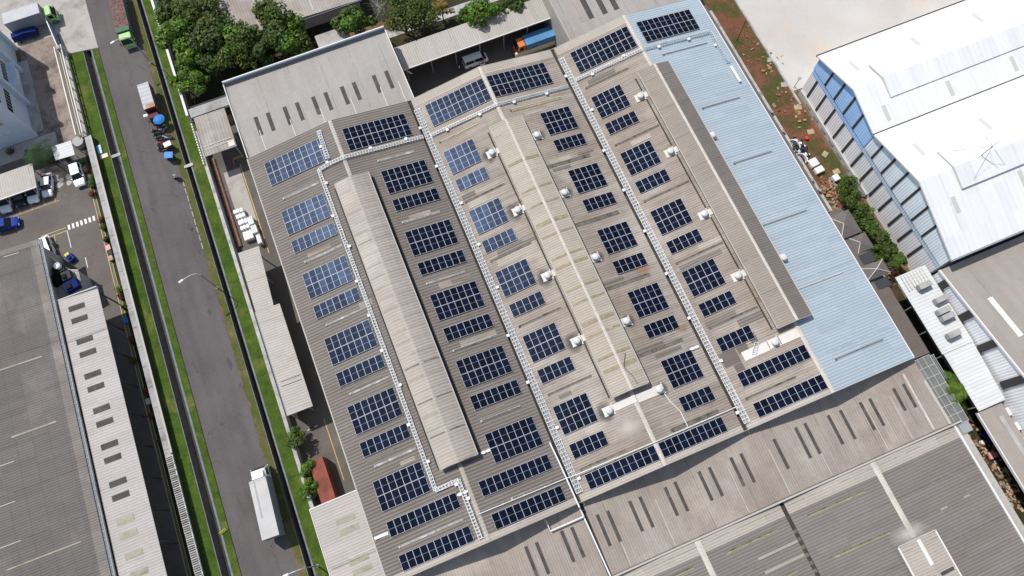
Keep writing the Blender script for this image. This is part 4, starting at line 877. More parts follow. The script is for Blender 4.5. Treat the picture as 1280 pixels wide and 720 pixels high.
s = building('bike_shelter', (-28.5, 17, 0), 'small white sheet shelter beside the palm', 'shelter')
part(s, MB().slab([(-30.1, 15.7, 2.9), (-27.0, 15.5, 2.9), (-27.0, 18.2, 3.1), (-30.3, 18.3, 3.1)], .08, 'roof_white_low'), 'roof')
for x, y in ((-29.9, 15.9), (-27.2, 15.7), (-27.2, 17.9), (-29.9, 17.9)): part(s, MB().box(x, x + .1, y, y + .1, 0, 2.85, 'steel_grey'), 'post')
tag(MB().lathe([(1.0, 0), (1.0, .9), (.98, 1.0), (0, 1.05)], (0, 0, 0), 'wall_grey', 8).build('water_tank', at_=(-26.9, 19.3, 0)), 'grey capped tank beside the white sheet shelter', 'tank')

# ---------------- lower roofs along the south side
S1 = building('south_hall', (40, -71, 0), 'long beige grey hall roof with paired dark skylight slots')
pf = [(-75.6, 6.75), (LY + .1, 7.3)]
part(S1, MB().profy([(-75.6, 6.75), (LY + .32, 7.3)], 26.85, 77.6, .1, 'roof_s1'), 'roof')
part(S1, MB().profy([(-110, 6.3), (-75.6, 6.6), (LY + .32, 7.18)], -.3, 26.35, .1, 'roof_s1'), 'roof')
part(S1, MB().box(26.36, 26.84, -75.6, LY - .1, 6.5, 6.7, 'gutter'), 'valley_gutter')
part(S1, MB().box(.2, 77.3, -75.3, LY - .2, 0, 6.5, 'wall_plain').box(.2, 26, -109, -75.31, 0, 6.1, 'wall_plain'), 'wall')
part(S1, MB().box(26.6, 79.1, -75.95, -75.72, 6.45, 6.95, 'fascia').box(26.6, 79.1, -75.70, -75.62, 6.4, 6.75, 'skylight_strip'), 'gutter')
def zs1(y): return 6.75 + (y + 75.6) * .55 / 10.1 if y > -75.6 else 6.6 + (y + 75.6) * .3 / 34.4
for (u0, v0, u1, v1) in ((746.5, 643, 762.5, 682.5), (759, 638.5, 776, 677), (786.5, 626.5, 803.5, 664), (799.5, 621, 816.5, 659), (831, 609, 847, 644.5), (843, 602.5, 860, 639), (873, 589.5, 890.5, 625.5), (886, 584, 903, 620), (913, 572, 930, 607.5), (925.5, 567, 943, 603), (961.5, 562, 972, 590) , (967, 549, 985, 586), (995, 534, 1012, 573), (1006, 529, 1024.5, 567.5), (1035, 519, 1053, 555.5), (1050, 513, 1069, 549), (1074.5, 503, 1093, 537.5), (1086, 498.5, 1105, 532), (1115.5, 486, 1132, 513), (1128, 480.5, 1145, 509),
                      (701, 664, 718, 702), (714.5, 659, 730, 696.5), (670, 678, 686, 717), (657, 683, 672, 722)):
    if u0 == 961.5: continue
    a, b = at(u0, v0, 7.05), at(u1, v1, 6.85); x = (a.x + b.x) / 2 
    if x < 26.5: za, zb = zs1(a.y) - .1, zs1(b.y) - .1
    else: za, zb = zs1(a.y), zs1(b.y)
    part(S1, MB().slab([(x - .22, b.y, zb + .03), (x + .22, b.y, zb + .03), (x + .22, a.y, za + .03), (x - .22, a.y, za + .03)], .05, 'skylight_dark'), 'skylight')
for x in (29.6, 36.0, 46.8, 53.0, 59.3, 68.0, 71.8): part(S1, MB().slab([(x, -75.4, zs1(-75.4) + .03), (x + .07, -75.4, zs1(-75.4) + .03), (x + .07, -69.2, zs1(-69.2) + .03), (x, -69.2, zs1(-69.2) + .03)], .04, 'ridge_pale'), 'joint_strip')
part(S1, MB().slab([(75.0, -75.4, zs1(-75.4) + .05), (75.3, -75.4, zs1(-75.4) + .05), (75.3, -67.2, zs1(-67.2) + .05), (75.0, -67.2, zs1(-67.2) + .05)], .06, 'ridge_pale'), 'ridge_cap')
part(S1, MB().box(77.25, 77.65, -75.6, -66.4, 6.6, 7.1, 'fascia'), 'fascia')
S2 = building('south_factory', (52, -95, 0), 'dark ribbed gabled roofs with yellow skylight lines at bottom edge')
pf = [(26.85, 6.3), (38.8, 7.05), (51.15, 6.3)]; pf2 = [(51.75, 6.3), (65.0, 7.1), (78.2, 6.4)]
for q in (pf, pf2):
    part(S2, MB().profx(q, -125, -77.7, .1, 'roof_s2'), 'roof')
    part(S2, MB().profx(q, -77.69, -76.02, .1, 'roof_s2_light'), 'verge_sheet')
    part(S2, MB().profx([(q[1][0] - .38, q[1][1] + .02), (q[1][0], q[1][1] + .07), (q[1][0] + .38, q[1][1] + .02)], -86.3 if q is pf2 else -125, -76.0, .04, 'ridge_pale'), 'ridge_cap')
    mb = MB(); gable_wall(mb, q, -124.8, -76.1, 0, 'wall_plain'); part(S2, mb, 'wall')
part(S2, MB().box(51.16, 51.74, -125, -76.1, 5.9, 6.02, 'gutter'), 'valley_gutter')
gs = [part(S2, MB().box(51.2, 51.7, -80.2 - k * 1.05, -79.7 - k * 1.05, 6.03, 6.1, 'skylight_strip'), 'gutter_strap') for k in range(9)]
part(S2, MB().box(78.0, 78.24, -125, -76.0, 6.1, 6.62, 'fascia_white').box(78.25, 79.4, -125, -76.0, 6.0, 6.25, 'wall_plain'), 'gutter')
def zs2(x): 
    for q in (pf, pf2):
        if q[0][0] <= x <= q[2][0]:
            return q[0][1] + (q[1][1] - q[0][1]) * (x - q[0][0]) / (q[1][0] - q[0][0]) if x < q[1][0] else q[1][1] + (q[2][1] - q[1][1]) * (x - q[1][0]) / (q[2][0] - q[1][0])
    return 6.3
for (u0, v0, u1, v1) in ((1010.5, 645, 1081, 614), (1039, 697, 1112, 666.5), (907, 692.5, 974, 661), (984, 720, 998, 714), (840, 719.5, 868, 711)):
    a, b = at(u0, v0, 6.6), at(u1, v1, 6.9); y = (a.y + b.y) / 2
    part(S2, MB().slab([(a.x, y - .17, zs2(a.x) + .04), (b.x, y - .17, zs2(b.x) + .04), (b.x, y + .03, zs2(b.x) + .04), (a.x, y + .03, zs2(a.x) + .04)], .05, 'skylight_yellow').slab([(a.x, y + .035, zs2(a.x) + .06), (b.x, y + .035, zs2(b.x) + .06), (b.x, y + .2, zs2(b.x) + .06), (a.x, y + .2, zs2(a.x) + .06)], .05, 'skylight_strip'), 'skylight_strip')
for (u, v) in ((1180, 635), (1209.5, 620)):
    p = at(u, v, 6.8); part(S2, MB().slab([(p.x - .5, p.y - .15, zs2(p.x) + .04), (p.x + .5, p.y - .15, zs2(p.x + .5) + .04), (p.x + .5, p.y + .12, zs2(p.x + .5) + .04), (p.x - .5, p.y + .12, zs2(p.x) + .04)], .04, 'skylight_tan'), 'repair_patch')
for y in (-81.2, -83.0):
    part(S2, MB().slab([(45.2, y, zs2(45.2) + .03), (51.1, y, zs2(51.1) + .03), (51.1, y + .3, zs2(51.1) + .03), (45.2, y + .3, zs2(45.2) + .03)], .03, 'roof_s2_light'), 'repair_sheet')
mon = part(S2, MB().box(62.3, 67.4, -124, -86.7, 6.4, 7.7, 'louvre'), 'roof_monitor')
def ch(par, mb, name):
    o = mb.build(name); o.parent = par; return o
ch(mon, MB().profx([(62.2, 7.8), (64.9, 8.1), (67.55, 7.8)], -125, -86.45, .08, 'roof_s2_light'), 'monitor_roof')
ch(mon, MB().box(62.02, 62.19, -125, -86.3, 7.6, 7.9, 'fascia_white').box(67.56, 67.73, -125, -86.3, 7.6, 7.9, 'fascia_white').box(62.02, 67.73, -86.44, -86.3, 7.65, 8.0, 'fascia'), 'monitor_trim')
ch(mon, MB().profx([(64.65, 8.09), (64.9, 8.16), (65.15, 8.09)], -89.8, -86.5, .04, 'fascia_white'), 'ridge_cap')
for y in (-91.2, -93.6): 
    ch(mon, MB().slab([(62.6, y - .2, 7.88), (64.5, y - .2, 8.1), (64.5, y + .2, 8.1), (62.6, y + .2, 7.88)], .05, 'skylight_dark'), 'skylight_band')
    ch(mon, MB().slab([(65.3, y - .2, 8.1), (67.3, y - .2, 7.88), (67.3, y + .2, 7.88), (65.3, y + .2, 8.1)], .05, 'skylight_dark'), 'skylight_band')
n_ = 24; mb = MB(); mb.add([(math.cos(6.2832 * k / n_), math.sin(6.2832 * k / n_), 0) for k in range(n_)], [tuple(range(n_))], 'stain_pale')
o = part(S2, mb, 'stain'); o.matrix_parent_inverse = Matrix.Translation((-52, 95, 0)); o.location = (64.6, -85.6, 7.22); o.scale = (3.6, 1.6, 1)

# ---------------- east side
Wb = building('white_warehouse', (108, -37, 0), 'bright white twin gabled warehouse with blue and white striped end wall')
pr = [(-55.75, 10.6), (-44.2, 13.9), (-34.4, 11.2), (-34.2, 11.2), (-27.1, 12.9), (-18.5, 10.1)]
for a, b in ((0, 1), (1, 2), (3, 4), (4, 5)):
    part(Wb, MB().profy(pr[a:b + 1], 88.4, 170, .12, 'roof_white'), 'roof')
mb = MB(); gable_wall_y(mb, [(-55.45, 10.4), (-44.2, 13.6), (-34.4, 11.0), (-34.3, 11.0)], 89.0, 169, 0, 'wall_white', .02); part(Wb, mb, 'wall')
mb = MB(); gable_wall_y(mb, [(-34.26, 11.0), (-34.2, 11.0), (-27.1, 12.6), (-18.8, 9.9)], 89.0, 169, 0, 'wall_white', .02); part(Wb, mb, 'wall')
def wz(y):
    for (ya, za), (yb, zb) in zip(pr[:-1], pr[1:]):
        if ya <= y <= yb and yb > ya: return za + (zb - za) * (y - ya) / (yb - ya)
    return 10.0
def panel_band(ya, yb, zlo, x0, x1, m, name):
    ys = sorted({ya, yb} | {y for y in (-44.2, -27.1) if ya < y < yb}); mb = MB()
    lo = [(y, zlo) for y in ys]; hi = [(y, wz(y) - .2) for y in ys]; pts = lo + hi[::-1]
    mb.hull([(x0, p[0], p[1]) for p in pts], [(x1, p[0], p[1]) for p in pts], m); return part(Wb, mb, name)
panel_band(-55.5, -34.4, 7.0, 88.8, 88.99, 'wall_pale', 'upper_wall'); panel_band(-34.2, -18.8, 7.0, 88.8, 88.99, 'wall_blue', 'upper_wall')
part(Wb, MB().box(88.93, 88.99, -34.2, -18.9, 5.9, 6.98, 'wall_blue'), 'wall_band'); part(Wb, MB().box(88.93, 88.99, -55.5, -34.25, 5.9, 6.98, 'wall_band'), 'wall_band')
for k in range(12):
    y = -20.6 - k * 2.82
    part(Wb, MB().box(88.93, 88.985, y - .2, y + .2, 1.3, 5.88, 'louvre'), 'window_strip')
    if abs(y + 34.3) > .6 and k > 0: part(Wb, MB().box(88.75, 88.795, y + 1.1 - .2, y + 1.1 + .2, 7.05, wz(y + 1.1) - .5, 'louvre'), 'window_strip')
part(Wb, MB().box(88.7, 88.99, -40, -18.9, 0, 1.2, 'box_grey'), 'plinth')
for k in range(7): part(Wb, MB().box(88.62, 88.69, -22.6 - k * 2.5, -21.4 - k * 2.5, .35, .9, 'steel_grey'), 'vent_grille')
for a, b in ((0, 1), (1, 2), (3, 4), (4, 5)):
    (ya, za), (yb, zb) = pr[a], pr[b]
    part(Wb, MB().hull([(88.28, ya, za - .22), (88.39, ya, za - .22), (88.39, yb, zb - .22), (88.28, yb, zb - .22)], [(88.28, ya, za + .04), (88.39, ya, za + .04), (88.39, yb, zb + .04), (88.28, yb, zb + .04)], 'fascia_white'), 'fascia')
part(Wb, MB().box(88.3, 170, -18.49, -18.25, 9.8, 10.06, 'louvre'), 'gutter'); part(Wb, MB().box(88.3, 170, -55.95, -55.76, 10.2, 10.5, 'steel_grey'), 'gutter'); part(Wb, MB().box(88.3, 170, -34.39, -34.21, 11.0, 11.1, 'steel_dark'), 'valley_gutter')
for yc, zc, x0, w_ in ((-27.1, 12.9, 93.2, 3.1), (-44.2, 13.9, 93.8, 3.2)):
    mon = part(Wb, MB().box(x0 + .4, 169, yc - w_ + .3, yc + w_ - .3, zc - 1.3, zc - .55, 'wall_white'), 'roof_monitor')
    ch(mon, MB().profy([(yc - w_, zc - .55), (yc, zc + .4), (yc + w_, zc - .55)], x0, 170, .1, 'roof_white'), 'monitor_roof')
    ch(mon, MB().hull([(x0 - .1, yc - w_, zc - .8), (x0, yc - w_, zc - .8), (x0, yc, zc + .15), (x0 - .1, yc, zc + .15)], [(x0 - .1, yc - w_, zc - .52), (x0, yc - w_, zc - .52), (x0, yc, zc + .43), (x0 - .1, yc, zc + .43)], 'skylight_grey').hull([(x0 - .1, yc + .01, zc + .15), (x0, yc + .01, zc + .15), (x0, yc + w_, zc - .8), (x0 - .1, yc + w_, zc - .8)], [(x0 - .1, yc + .01, zc + .43), (x0, yc + .01, zc + .43), (x0, yc + w_, zc - .52), (x0 - .1, yc + w_, zc - .52)], 'skylight_grey'), 'monitor_trim')
for (u, v) in ((1069, 80), (1147, 50), (1225, 20), (1109, 140), (1189, 109), (1269, 78), (1228, 157), (1146, 189), (1192, 258), (1275, 225)):
    p = at(u, v, 12); y = p.y; part(Wb, MB().slab([(p.x - .35, y - 1.2, wz(y - 1.2) + .03), (p.x + .35, y - 1.2, wz(y - 1.2) + .03), (p.x + .35, y + 1.2, wz(y + 1.2) + .03), (p.x - .35, y + 1.2, wz(y + 1.2) + .03)], .05, 'skylight_grey'), 'skylight')
an = empty('lightning_mast', (98.3, -44.2, 14.32), 0, 'thin mast with four guy wires on the white warehouse ridge', 'mast')
MB().tube([(0, 0, 0), (0, 0, 4.0)], [.06, .03], 'steel_dark', 6).build('mast', parent=an)
for (x, y) in ((3.0, 2.6), (-2.6, 2.4), (2.8, -2.4), (-2.4, -2.6)): MB().tube([(0, 0, 2.6), (x, y, -abs(y) * .305 + .03)], .025, 'steel_dark', 4).build('guy_wire', parent=an)

E2 = building('grey_hall', (110, -70, 0), 'wide beige grey gabled hall with a long white roof strip')
pe = [(-115, 8.1), (-86, 13.3), (-56.15, 8.05)]
part(E2, MB().profy(pe, 87.7, 170, .12, 'roof_e2'), 'roof')
mb = MB(); gable_wall_y(mb, pe, 87.75, 169, 0, 'wall_white', .1); part(E2, mb, 'wall')
def ez(y): return 8.05 + (-56.15 - y) * (13.3 - 8.05) / 29.85
mb = MB().hull([(87.55, -86, 13.0), (87.72, -86, 13.0), (87.72, -56.1, 7.75), (87.55, -56.1, 7.75)], [(87.55, -86, 13.36), (87.72, -86, 13.36), (87.72, -56.1, 8.11), (87.55, -56.1, 8.11)], 'fascia_white'); part(E2, mb, 'fascia')
for (u, v) in ((1176, 357), (1203, 397), (1235, 432), (1270, 475)):
    p = at(u, v, 7.2); mb = MB().box(87.60, 87.84, p.y - .55, p.y + .55, 5.9, ez(p.y) - .45, 'louvre'); part(E2, mb, 'window_strip')
a, b = at(1238.5, 371, 10), at(1281, 418, 10.4)
part(E2, MB().slab([(a.x, b.y, ez(b.y) + .08), (a.x + .75, b.y, ez(b.y) + .08), (a.x + .75, a.y, ez(a.y) + .08), (a.x, a.y, ez(a.y) + .08)], .08, 'white'), 'skylight_strip')
E1 = building('white_annex', (85, -65, 0), 'low white ribbed roof annex carrying four air conditioning units')
part(E1, MB().slab([(82.6, -66.95, 5.8), (87.55, -66.95, 6.0), (87.55, -54.4, 6.0), (82.6, -54.4, 5.8)], .1, 'roof_white_low'), 'roof'); part(E1, MB().slab([(82.8, -75.75, 5.74), (87.0, -75.75, 5.9), (87.5, -67.0, 5.94), (82.8, -67.0, 5.74)], .1, 'roof_white_low'), 'roof')
part(E1, MB().box(85.9, 87.4, -75.4, -54.8, 0, 5.6, 'wall_plain'), 'wall')
for k in range(6): part(E1, MB().box(82.9, 83.05, -75.2 + k * 4.0, -75.05 + k * 4.0, 0, 5.6, 'steel_grey'), 'post')
for (u, v) in ((1134, 352), (1139, 350)): pass
for k in range(8): part(E1, MB().box(83.2 + k * .5, 83.35 + k * .5, -57.0 + (k % 3) * .1, -54.6, 6.02, 6.1, 'skylight_grey'), 'roof_batten')
def ac(u, v, label, two=False):
    p = at(u, v, 6.6); e = empty('air_conditioner', (p.x, p.y, 6.0), .03, label, 'air conditioner', 'air conditioners on the white annex')
    for k in range(2 if two else 1):
        y = k * 1.0
        MB().box(-1.0, 1.0, y - .42, y + .42, .22, 1.05, 'steel_grey').build('casing', parent=e, bevel=.04)
        for x in (-.48, .48):
            gm_ = MB().wheel((0, 0, 0), .33, .05, 'steel_dark', 14, 'Y')
            for q in range(4): gm_.box(-.3, .3, -.045, -.03, -.24 + q * .15, -.21 + q * .15, 'steel_grey')
            gm_.build('fan_grille', parent=e, at_=(x, y - .43, .64))
        MB().box(-.95, .95, y - .38, y + .38, 1.051, 1.07, 'wall_grey').build('top_cover', parent=e)
        for x in (-.85, .75): MB().box(x, x + .1, y - .38, y + .38, 0.0, .22, 'steel_dark').build('foot', parent=e)
    return e
ac(1155, 357, 'air conditioner on the white annex nearest the warehouse corner', False); ac(1176, 374, 'single air conditioner beside the first dark window strip of annex wall'); ac(1184, 396, 'double air conditioner in the middle of the white annex roof', True); ac(1191.5, 418, 'air conditioner next to the seam of the white annex roof')
E3 = building('brown_annex', (84, -82, 0), 'brown grey flat roof annex at the lower right corner')
part(E3, MB().slab([(82.7, -120, 5.4), (86.6, -120, 5.4), (86.6, -75.9, 5.4), (82.7, -75.9, 5.4)], .15, 'roof_e2'), 'roof'); part(E3, MB().box(85.7, 86.3, -119, -76.2, 0, 5.2, 'wall_plain'), 'wall'); part(E3, MB().box(82.55, 82.69, -120, -75.9, 5.1, 5.6, 'fascia_white'), 'fascia')
part(E3, MB().box(85.1, 85.7, -90, -77.5, 5.41, 5.46, 'wall_grey'), 'joint_strip')
for k in range(4): part(E3, MB().box(86.62, 87.6, -78.0 - k * 2.2, -76.9 - k * 2.2, 3.5, 4.6, 'fascia_white'), 'side_box')
tag(MB().slab([(88.0, -82, 6.9), (93, -82, 6.9), (93, -75.9, 6.9), (88.0, -75.9, 6.9)], .2, 'roof_white').box(88.2, 92.8, -81.8, -76.1, 0, 6.68, 'wall_white').build('white_roof_block'), 'bright white roof block at the right picture edge below grey hall', 'building')

# brown lean-to canopy along the blue roof with three pavilion roofs
Bc = building('side_canopy', (79, -30, 0), 'narrow brown canopy roof running along the blue roof edge', 'canopy')
part(Bc, MB().slab([(77.3, -41.5, 6.9), (78.7, -41.5, 6.7), (78.7, 12, 6.7), (77.3, 12, 6.9)], .1, 'roof_brown'), 'roof')
part(Bc, MB().slab([(77.3, -66.0, 6.4), (80.9, -66.0, 6.0), (80.9, -41.5, 6.0), (77.3, -41.5, 6.4)], .1, 'roof_brown'), 'roof')
for k in range(10): part(Bc, MB().box(78.45, 78.6, 10 - k * 5.6, 10.15 - k * 5.6, 0, 6.6, 'steel_grey'), 'post')
part(Bc, MB().box(77.6, 80.6, -65.8, -42, 0, 5.8, 'wall_plain'), 'wall')
def pavilion(x0, x1, y0, y1, z, rise, label, cross=False):
    e = building('pavilion_roof', ((x0 + x1) / 2, (y0 + y1) / 2, 0), label, 'pavilion', 'hipped pavilion roofs by the blue roof')
    cx, cy = (x0 + x1) / 2 - (0 if cross else .5), (y0 + y1) / 2
    mb = MB(); mb.add([(x0, y0, z), (x1, y0, z), (x1, y1, z), (x0, y1, z), (cx, cy, z + rise), (x0, y0, z - .15), (x1, y0, z - .15), (x1, y1, z - .15), (x0, y1, z - .15)],
                      [(0, 1, 4), (1, 2, 4), (2, 3, 4), (3, 0, 4), (0, 5, 6, 1), (1, 6, 7, 2), (2, 7, 8, 3), (3, 8, 5, 0), (5, 8, 7, 6)], 'roof_slate'); part(e, mb, 'roof')
    for (x, y) in (((x0, y0), (x1, y0), (x1, y1), (x0, y1)) if cross else ((x0, y0), (x0, y1))): part(e, MB().tube([(x, y, z + .03), (cx, cy, z + rise + .04)], .07, 'ridge_pale', 5), 'hip_cap')
    part(e, MB().box(x0 + .3, x1 - .3, y0 + .3, y1 - .3, 0, z - .1, 'wall_plain'), 'wall')
pavilion(77.9, 81.4, -46.3, -42.4, 6.6, .7, 'dark hipped pavilion roof nearest to the rubble strip')
pavilion(79.3, 82.0, -49.1, -46.5, 6.2, .6, 'smaller dark hipped pavilion roof between the two others')
pavilion(77.8, 81.8, -53.5, -51.3, 6.75, .7, 'dark hipped pavilion roof with crossing pale ridge caps', True)
for (y0, y1) in ((-51.0, -49.4), (-55.2, -53.8)):
    part(Bc, MB().box(78.6, 81.2, y0, y1, 6.05, 6.2, 'steel_dark'), 'cover_sheet')
Gc = building('grid_canopy', (79.5, -71, 0), 'grey grid framed glass canopy beside the beige hall roof', 'canopy')
part(Gc, MB().slab([(77.8, -76.2, 6.5), (80.4, -76.2, 6.5), (80.4, -66.2, 6.5), (77.8, -66.2, 6.5)], .06, patchy('canopy_glass', (0.15, 0.155, 0.15), (0.19, 0.195, 0.185), .5, 3, .4)), 'roof')
gm = MB()
for k in range(8): gm.box(77.8, 80.4, -76.2 + k * 1.42, -76.12 + k * 1.42, 6.5, 6.56, 'fascia')
for x in (77.82, 78.35, 79.3, 80.3): gm.box(x, x + .07, -76.2, -66.2, 6.561, 6.60, 'fascia')
part(Gc, gm, 'grating')
for x, y in ((78, -76), (80.2, -76), (78, -66.4), (80.2, -66.4)): part(Gc, MB().box(x, x + .1, y, y + .1, 0, 6.42, 'steel_grey'), 'post')
rl_ = MB()
for k in range(3): rl_.box(81.0 + k * .25, 81.1 + k * .25, -70.0, -66.5, 5.4, 5.5, 'steel_grey')
rl_.box(80.9, 81.7, -70.1, -70.0, 0, 5.5, 'steel_grey').box(80.9, 81.7, -66.5, -66.4, 0, 5.5, 'steel_grey')
tag(rl_.build('pipe_rack'), 'grey steel pipe rack beside the grid canopy', 'rack')
struct(rect(77, 88, -120, -41, .02, 'soil_dark'), 'alley', 'dark alley between the brown canopy and the white annex', 'ground')

# ================================================================== WALLS AND FENCES
f = building('boundary_wall', (-7.7, -20, 0), 'long grey concrete yard wall beside the grass strip', 'wall')
part(f, MB().box(-8.0, -7.6, -60, 12.6, 0, 2.0, 'wall_grey'), 'wall'); part(f, MB().box(-8.06, -7.54, -60, 12.6, 2.0, 2.1, 'concrete_kerb'), 'coping')
mb = MB()
for k in range(16): mb.box(-8.1, -7.9, 5.9 + k * .52, 6.2 + k * .52, 2.1, 2.5, 'fascia_white')
part(f, mb, 'trim_boards')
f = building('boundary_wall', (-8.3, 30, 0), 'short white wall piece half hidden by the roadside trees', 'wall')
part(f, MB().box(-8.5, -8.1, 16, 48, 0, 2.2, 'fascia_white'), 'wall')
f = building('perimeter_wall', (-25, -20, 0), 'wide grey topped wall with white edge between car yard and grass', 'wall')
part(f, MB().box(-25.5, -24.42, -110, 19.4, 0, 1.15, 'wall_shade'), 'wall'); part(f, MB().box(-25.56, -24.71, -110, 19.4, 1.151, 1.25, 'wall_grey'), 'coping')
part(f, MB().box(-24.70, -24.44, -37, 19.4, 1.151, 1.29, 'fascia'), 'edge_coping')
for k in range(17): part(f, MB().box(-25.55, -24.81, 16.5 - k * 3.3, 16.55 - k * 3.3, 1.251, 1.262, 'louvre'), 'joint_strip')
f = building('louvre_fence', (-25, -75, 0), 'striped pale grey louvre fence on the lower end of grey wall', 'fence')
random.seed(3)
for k in range(99): part(f, MB().box(-25.5, -24.46, -37.5 - k * .31, -37.35 - k * .31, 1.30, 1.42 + random.uniform(0, .14), 'wall_grey' if k % 3 else 'fascia'), 'slat')
part(f, MB().box(-25.5, -25.42, -68.2, -37.3, 1.251, 1.30, 'wall_grey').box(-24.55, -24.45, -68.2, -37.3, 1.151, 1.46, 'fascia_white').box(-25.41, -24.56, -68.2, -67.6, 1.251, 1.30, 'wall_grey'), 'rail')
struct(rect(-26.56, -25.5, -60, 18.5, .013, 'soil_dark'), 'planter_soil', 'dark planter soil strip along the grey wall', 'ground')
f = building('picket_fence', (-26, 29, 0), 'cream picket fence with double rails beside the courtyard', 'fence')
mb = MB()
for k in range(62): mb.box(-26.62, -26.52, 20.2 + k * .3, 20.3 + k * .3, .6, 1.7, 'cream')
part(f, mb, 'slat')
part(f, MB().box(-26.66, -26.5, 20, 38.9, 1.7, 1.82, 'fascia_white').box(-26.1, -26.0, 20, 38.9, 1.3, 1.4, 'cream').box(-25.5, -25.36, 20, 38.9, 1.75, 1.9, 'fascia_white'), 'rail')
part(f, MB().box(-26.6, -25.3, 20, 38.9, 0, .7, 'wall_plain'), 'plinth')
for k in range(9): part(f, MB().box(-25.52, -25.34, 20.3 + k * 2.3, 20.48 + k * 2.3, .7, 1.75, 'cream'), 'post')
f = empty('sliding_gate', (-26.3, 42, 0), 0, 'blue and white barred sliding gate across the lane', 'gate')
mb = MB()
for k in range(28): mb.box(-.05, .05, -3.4 + k * .245, -3.34 + k * .245, .12, 2.0, 'steel_grey' if k % 2 else 'blue_steel')
mb.build('slat', parent=f); MB().box(-.08, .08, -3.5, 3.5, 2.0, 2.12, 'fascia_white').box(-.08, .08, -3.5, 3.5, .05, .15, 'steel_grey').build('rail', parent=f); MB().box(-.35, .35, 3.5, 4.6, 0, 2.3, 'wall_grey').box(-.3, .3, -4.2, -3.5, 0, 2.2, 'wall_grey').build('gate_post', parent=f); f.rotation_euler.z = .12
sb = 0
for x, y, lb in ((-10.98, 8.2, 'small concrete slab bridge over the right drain'), (-21.8, 14.8, 'small concrete slab bridge over the left drain')):
    tag(MB().box(-.75, .75, -.28, .28, 0, .1, 'concrete_kerb').box(-.75, .75, -.3, -.281, .02, .16, 'concrete_kerb').build('slab_bridge', at_=(x, y, .075)), lb, 'slab bridge', 'slab bridges over the drains')

# ================================================================== TREES AND PLANTS
def leaf_cloud(mb, c, r, n, size, mat, flat=1.0):
    for _ in range(n):
        while True:
            d = Vector((random.uniform(-1, 1), random.uniform(-1, 1), random.uniform(-1, 1)))
            if .05 < d.length < 1: break
        d = d.normalized() * (d.length ** .45)
        p = Vector(c) + Vector((d.x * r, d.y * r, d.z * r * flat))
        nrm = (d + Vector((0, 0, .55)) + Vector((random.uniform(-.7, .7), random.uniform(-.7, .7), random.uniform(-.5, .5)))).normalized()
        a = nrm.cross(Vector((random.uniform(-1, 1), random.uniform(-1, 1), random.uniform(-1, 1)))).normalized(); b = nrm.cross(a)
        s = size * random.uniform(.6, 1.25)
        mb.add([p - a * s, p + b * s * .55 - nrm * s * .12, p + a * s, p - b * s * .55 - nrm * s * .12], [(0, 1, 2, 3)], mat)
def tree(label, x, y, top, r, mat, leaves=2200, size=.34, clumps=None, flat=.75, group=None, name='tree', cat='tree', bare=0):
    e = empty(name, (x, y, 0), random.uniform(0, 6), label, cat, group)
    cz = max(top - r * flat, top * .55); clumps = clumps or int(14 + r * 4)
    mb = MB(); cs = []; ph = random.uniform(0, 6)
    for k in range(clumps):
        q = random.uniform(0, 6.283); hz = random.uniform(-.55, 1); rr = math.sqrt(max(0, 1 - hz * hz * .8)) * random.uniform(.35, 1)
        sx = 1 + .22 * math.sin(2 * q + ph) + .14 * math.sin(3 * q + 2 * ph)
        c = Vector((math.cos(q) * rr * r * .82 * sx, math.sin(q) * rr * r * .82 * sx, cz + hz * r * flat * .72)); cs.append(c)
        f_ = random.choice((.17, .22, .28, .34, .42)); alt = {'leaf_mid': ('leaf_bright', 'leaf_olive', 'leaf_dark'), 'leaf_dark': ('leaf_mid', 'leaf_olive', 'leaf_mid'), 'leaf_bright': ('leaf_mid', 'leaf_lime', 'leaf_bright'), 'leaf_olive': ('leaf_mid', 'leaf_olive', 'leaf_dark')}.get(mat, (mat,) * 3)
        leaf_cloud(mb, c, r * f_, int(leaves / clumps * (f_ / .29) ** 1.6) + 4, size * random.uniform(.8, 1.15), mat if random.random() < .66 else random.choice(alt), .8)
    mb.build('crown', parent=e)
    tk = MB().tube([(0, 0, 0), (r * .03, 0, cz * .45), (0, r * .04, cz)], [max(.07, r * .065), r * .05 + .03, r * .03 + .02], 'bark', 7)
    for c in cs[:7]: tk.tube([(0, r * .02, cz * .5), (c.x * .45, c.y * .45, (cz * .55 + c.z * .45)), c], [r * .03 + .02, r * .02 + .015, .02], 'bark', 5)
    tk.build('trunk', parent=e)
    return e
TG = 'trees behind the grey annex'
def pt(u, v, z, *a, **k):
    p = at(u, v, z * .8); return tree(a[0], p.x, p.y, z, *a[1:], **k)
pt(222, 40, 7.5, 'bright green tree at the road end of the tree group', 3.9, 'leaf_bright', 2600, group=TG)
pt(236, 72, 7, 'bright green tree overhanging the white wall piece', 3.0, 'leaf_bright', 1900, group=TG)
pt(226, 99, 5.5, 'small bright tree touching the roadside grass strip', 2.0, 'leaf_bright', 1100, group=TG)
pt(242, 101, 6, 'yellowish green tree beside the small grey hut roof', 2.5, 'leaf_bright', 1500, group=TG)
pt(206, 12, 6.5, 'dark tree by the drain at the top of the road', 2.6, 'leaf_dark', 1300, group=TG)
pt(250, 10, 9, 'tall olive tree at the very top of the picture', 5.2, 'leaf_olive', 2800, group=TG)
pt(268, 42, 8.5, 'dark green tree in the middle of the dense tree group', 4.2, 'leaf_dark', 2400, group=TG)
pt(262, 74, 6, 'dark low tree shaded behind the bright roadside trees', 2.8, 'leaf_dark', 1400, group=TG)
pt(300, 52, 8.5, 'spreading mid green tree in front of the annex corner', 4.2, 'leaf_mid', 2600, group=TG)
pt(322, 66, 6.5, 'low dark tree close to the annex parapet', 2.6, 'leaf_dark', 1300, group=TG)
